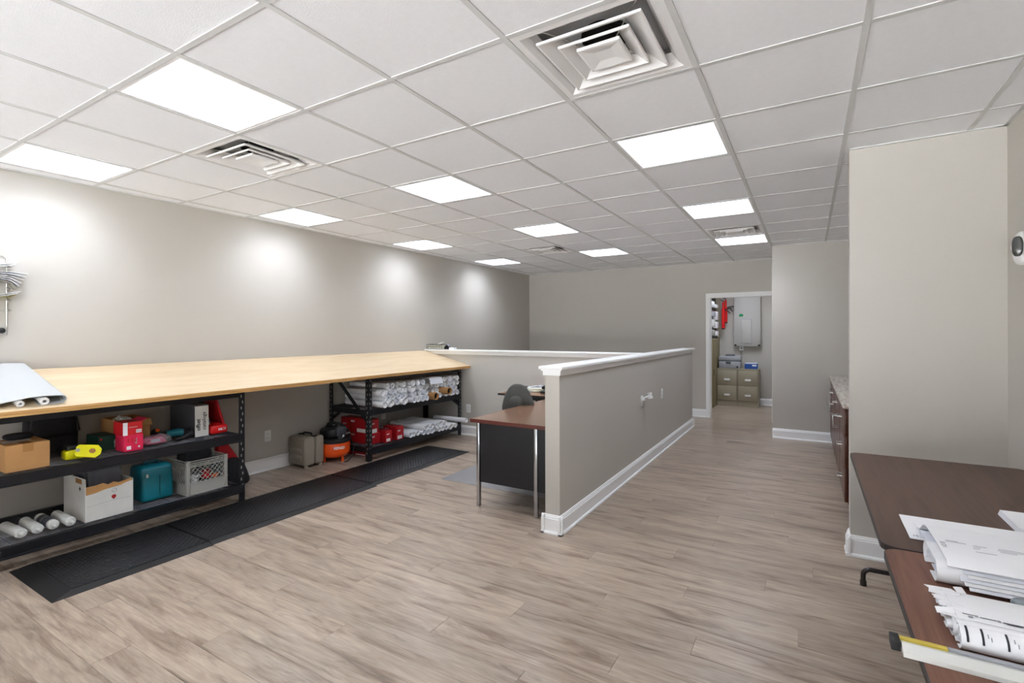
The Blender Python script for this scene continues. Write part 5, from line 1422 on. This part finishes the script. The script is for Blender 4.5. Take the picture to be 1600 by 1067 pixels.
t = thing('tan_locker', (2.4, 9.25, 0), 'tall tan locker against the store room left wall', 'locker')
b = nb(); rbox(b, 2.285, 2.53, 8.86, 9.645, 0, 1.30, r=.004); ob('locker_body', b, 'olive', t, smooth=30)
for k in range(2):
    d = bx('locker_door', 'olive', t, 2.5305, 2.538, 8.87 + .388 * k, 9.245 + .388 * k, .03, 1.27)
    bx('door_handle', 'dark', d, 2.5385, 2.545, 8.9 + .388 * k, 8.915 + .388 * k, .6, .72)
t = thing('supply_board', (2.4, 9.2, 1.3), 'dark board with brown edge above the tan locker', 'board')
b = nb(); box(b, 2.29, 2.50, 8.75, 9.6, 1.325, 1.345); box(b, 2.29, 2.47, 8.75, 9.6, 1.345, 2.15); ob('board_back', b, 'edge', t)
bx('edge_strip', 'almond', t, 2.475, 2.56, 9.6, 9.62, 1.31, 2.15)
bx('foot_rail', 'edge', t, 2.29, 2.5, 8.75, 9.6, 1.3005, 1.3245)
SUP = [('supply_packet', 'paper', 8.86, 9.04, 1.93, 2.02), ('supply_packet', 'paper', 9.1, 9.5, 1.9, 1.98), ('supply_packet', 'printer', 8.84, 9.2, 1.72, 1.83), ('supply_packet', 'paper', 9.24, 9.5, 1.66, 1.84), ('supply_packet', 'pvc', 8.82, 9.14, 1.52, 1.68), ('supply_packet', 'paper', 9.26, 9.52, 1.5, 1.64), ('supply_packet', 'grey', 8.84, 9.1, 1.36, 1.48), ('supply_packet', 'paper', 9.3, 9.54, 1.35, 1.46)]
SLB = ['white packet at the top left of the store room board', 'long white packet at the top of the store room board', 'grey packet on the left of the store room board', 'white packet in the middle right of the store room board', 'cream packet low on the left of the store room board', 'white packet third from the top at the board edge', 'grey packet at the bottom left of the store room board', 'white packet at the bottom of the board above the locker']
for (n_, m_, ya, yb_, za, zb), lb in zip(SUP, SLB):
    t = thing(n_, (2.5, (ya + yb_) / 2, za), lb, 'packet', 'packets on the store room board')
    b = nb(); rbox(b, 2.4705, 2.535, ya, yb_, za, zb - .015, r=.008); ob('packet_body', b, m_, t, smooth=40)
    bx('packet_header', 'ink' if m_ != 'paper' else 'redbox', t, 2.4705, 2.476, ya + .02, yb_ - .02, zb - .0148, zb + .01)
for (xx, yy, z0, z1, lb) in ((2.625, 9.50, 1.50, 2.02, 'nearer red caulking gun hanging beside the store room board'), (2.66, 9.58, 1.62, 2.06, 'farther red caulking gun hanging beside the store room board')):
    t = thing('caulking_gun', (xx, yy, z0), lb, 'caulking gun', 'red caulking guns')
    b = nb(); lathe(b, (xx, yy, 0), [(0, z0), (.03, z0), (.03, z0 + .03), (.032, z0 + .035), (.032, z1 - .14), (.02, z1 - .13), (.02, z1), (0, z1)], 18); ob('barrel', b, 'red', t, smooth=40)
    b = nb(); lathe(b, (xx, yy, 0), [(0, z0 - .02), (.031, z0 - .02), (.034, z0 - .005), (.034, z0 + .0), (0, z0 - .0005)], 18); ob('end_cap', b, 'blackpl', t, smooth=40)
    b = nb(); tube(b, [(xx + .02, yy, z1 - .15), (xx + .08, yy, z1 - .135), (xx + .15, yy, z1 - .13)], .012, 8); ob('handle', b, 'blackpl', t, smooth=60)
    b = nb(); tube(b, [(xx + .02, yy, z1 - .155), (xx + .08, yy, z1 - .18), (xx + .13, yy, z1 - .23)], .008, 8); ob('trigger', b, 'blackpl', t, smooth=60)
    b = nb(); tube(b, [(xx, yy, z1 - .02), (xx, yy, z1 + .03), (xx - .05, yy, z1 + .04)], .008, 8); ob('plunger_rod', b, 'blackpl', t, smooth=60)

# ------------------------------------------------------------------ magazine rack on the left wall
t = thing('wall_magazine_rack', (-.72, -.06, 1.41), 'wire magazine rack on the left wall at the photo edge', 'magazine rack')
ya, yb_, xa, xb = -.24, .118, XL + .004, XL + .075
b = nb()
for xx in (xa, ):
    tube(b, [(xx, ya, 1.415), (xx, yb_, 1.415), (xx, yb_, 1.945)] + [(xx, yb_ - .018, 1.965), (xx, ya + .018, 1.965), (xx, ya, 1.945)], .004, 6, closed=True)
ob('back_frame', b, 'steel', t, smooth=60)
bx('bottom_rail', 'panel', t, xa - .002, xa + .006, ya, yb_, 1.412, 1.472)
b = nb(); lathe(b, (xa + .007, .09, 1.445), [(0, 0), (.018, 0), (.02, .01), (.012, .016), (0, .018)], 16, 'X'); ob('knob', b, 'blackpl', t, smooth=40)
tiers = [(1.90, 'magA'), (1.84, 'paper'), (1.745, 'magA'), (1.67, 'kraftdk'), (1.60, 'magB')]
for k, (z, m_) in enumerate(tiers):
    b = nb(); tube(b, [(xa + .002, ya, z), (xb + .03, ya, z - .02), (xb + .03, yb_, z - .02), (xa + .002, yb_, z)], .003, 6); ob('pocket_wire', b, 'steel', t, smooth=60)
MG = [('upper white brochure curling out of the wall magazine rack', 1.86, 'paper', .16, 1), ('thick grey-white catalogue drooping out of the wall magazine rack', 1.765, 'magA', .21, 5), ('olive and orange brochure low in the wall magazine rack', 1.645, 'magC', .17, 2)]
for (lb, z, m_, ye, n) in MG:
    t = thing('magazine', (-.72, -.02, z), lb, 'magazine', 'magazines in the wall rack')
    for j in range(n + 1):
        dz = .012 * j; dr = .05 * (n - j) / max(n, 1) if n > 2 else -.03
        b = nb(); sheet(b, [(-.23, z - .06 + dz * .4), (-.1, z - .03 + dz * .6), (.0, z + dz), (.07, z + .024 + dz), (.12, z + .026 + dz - dr * .3), (ye - .012 * (n - j), z + .018 + dz - dr)], 'X', XL + .012, XL + .09, t=.003)
        ob('page_block', b, m_ if j == 0 else ('paper', 'paper2', 'paper')[j % 3], t, smooth=50)
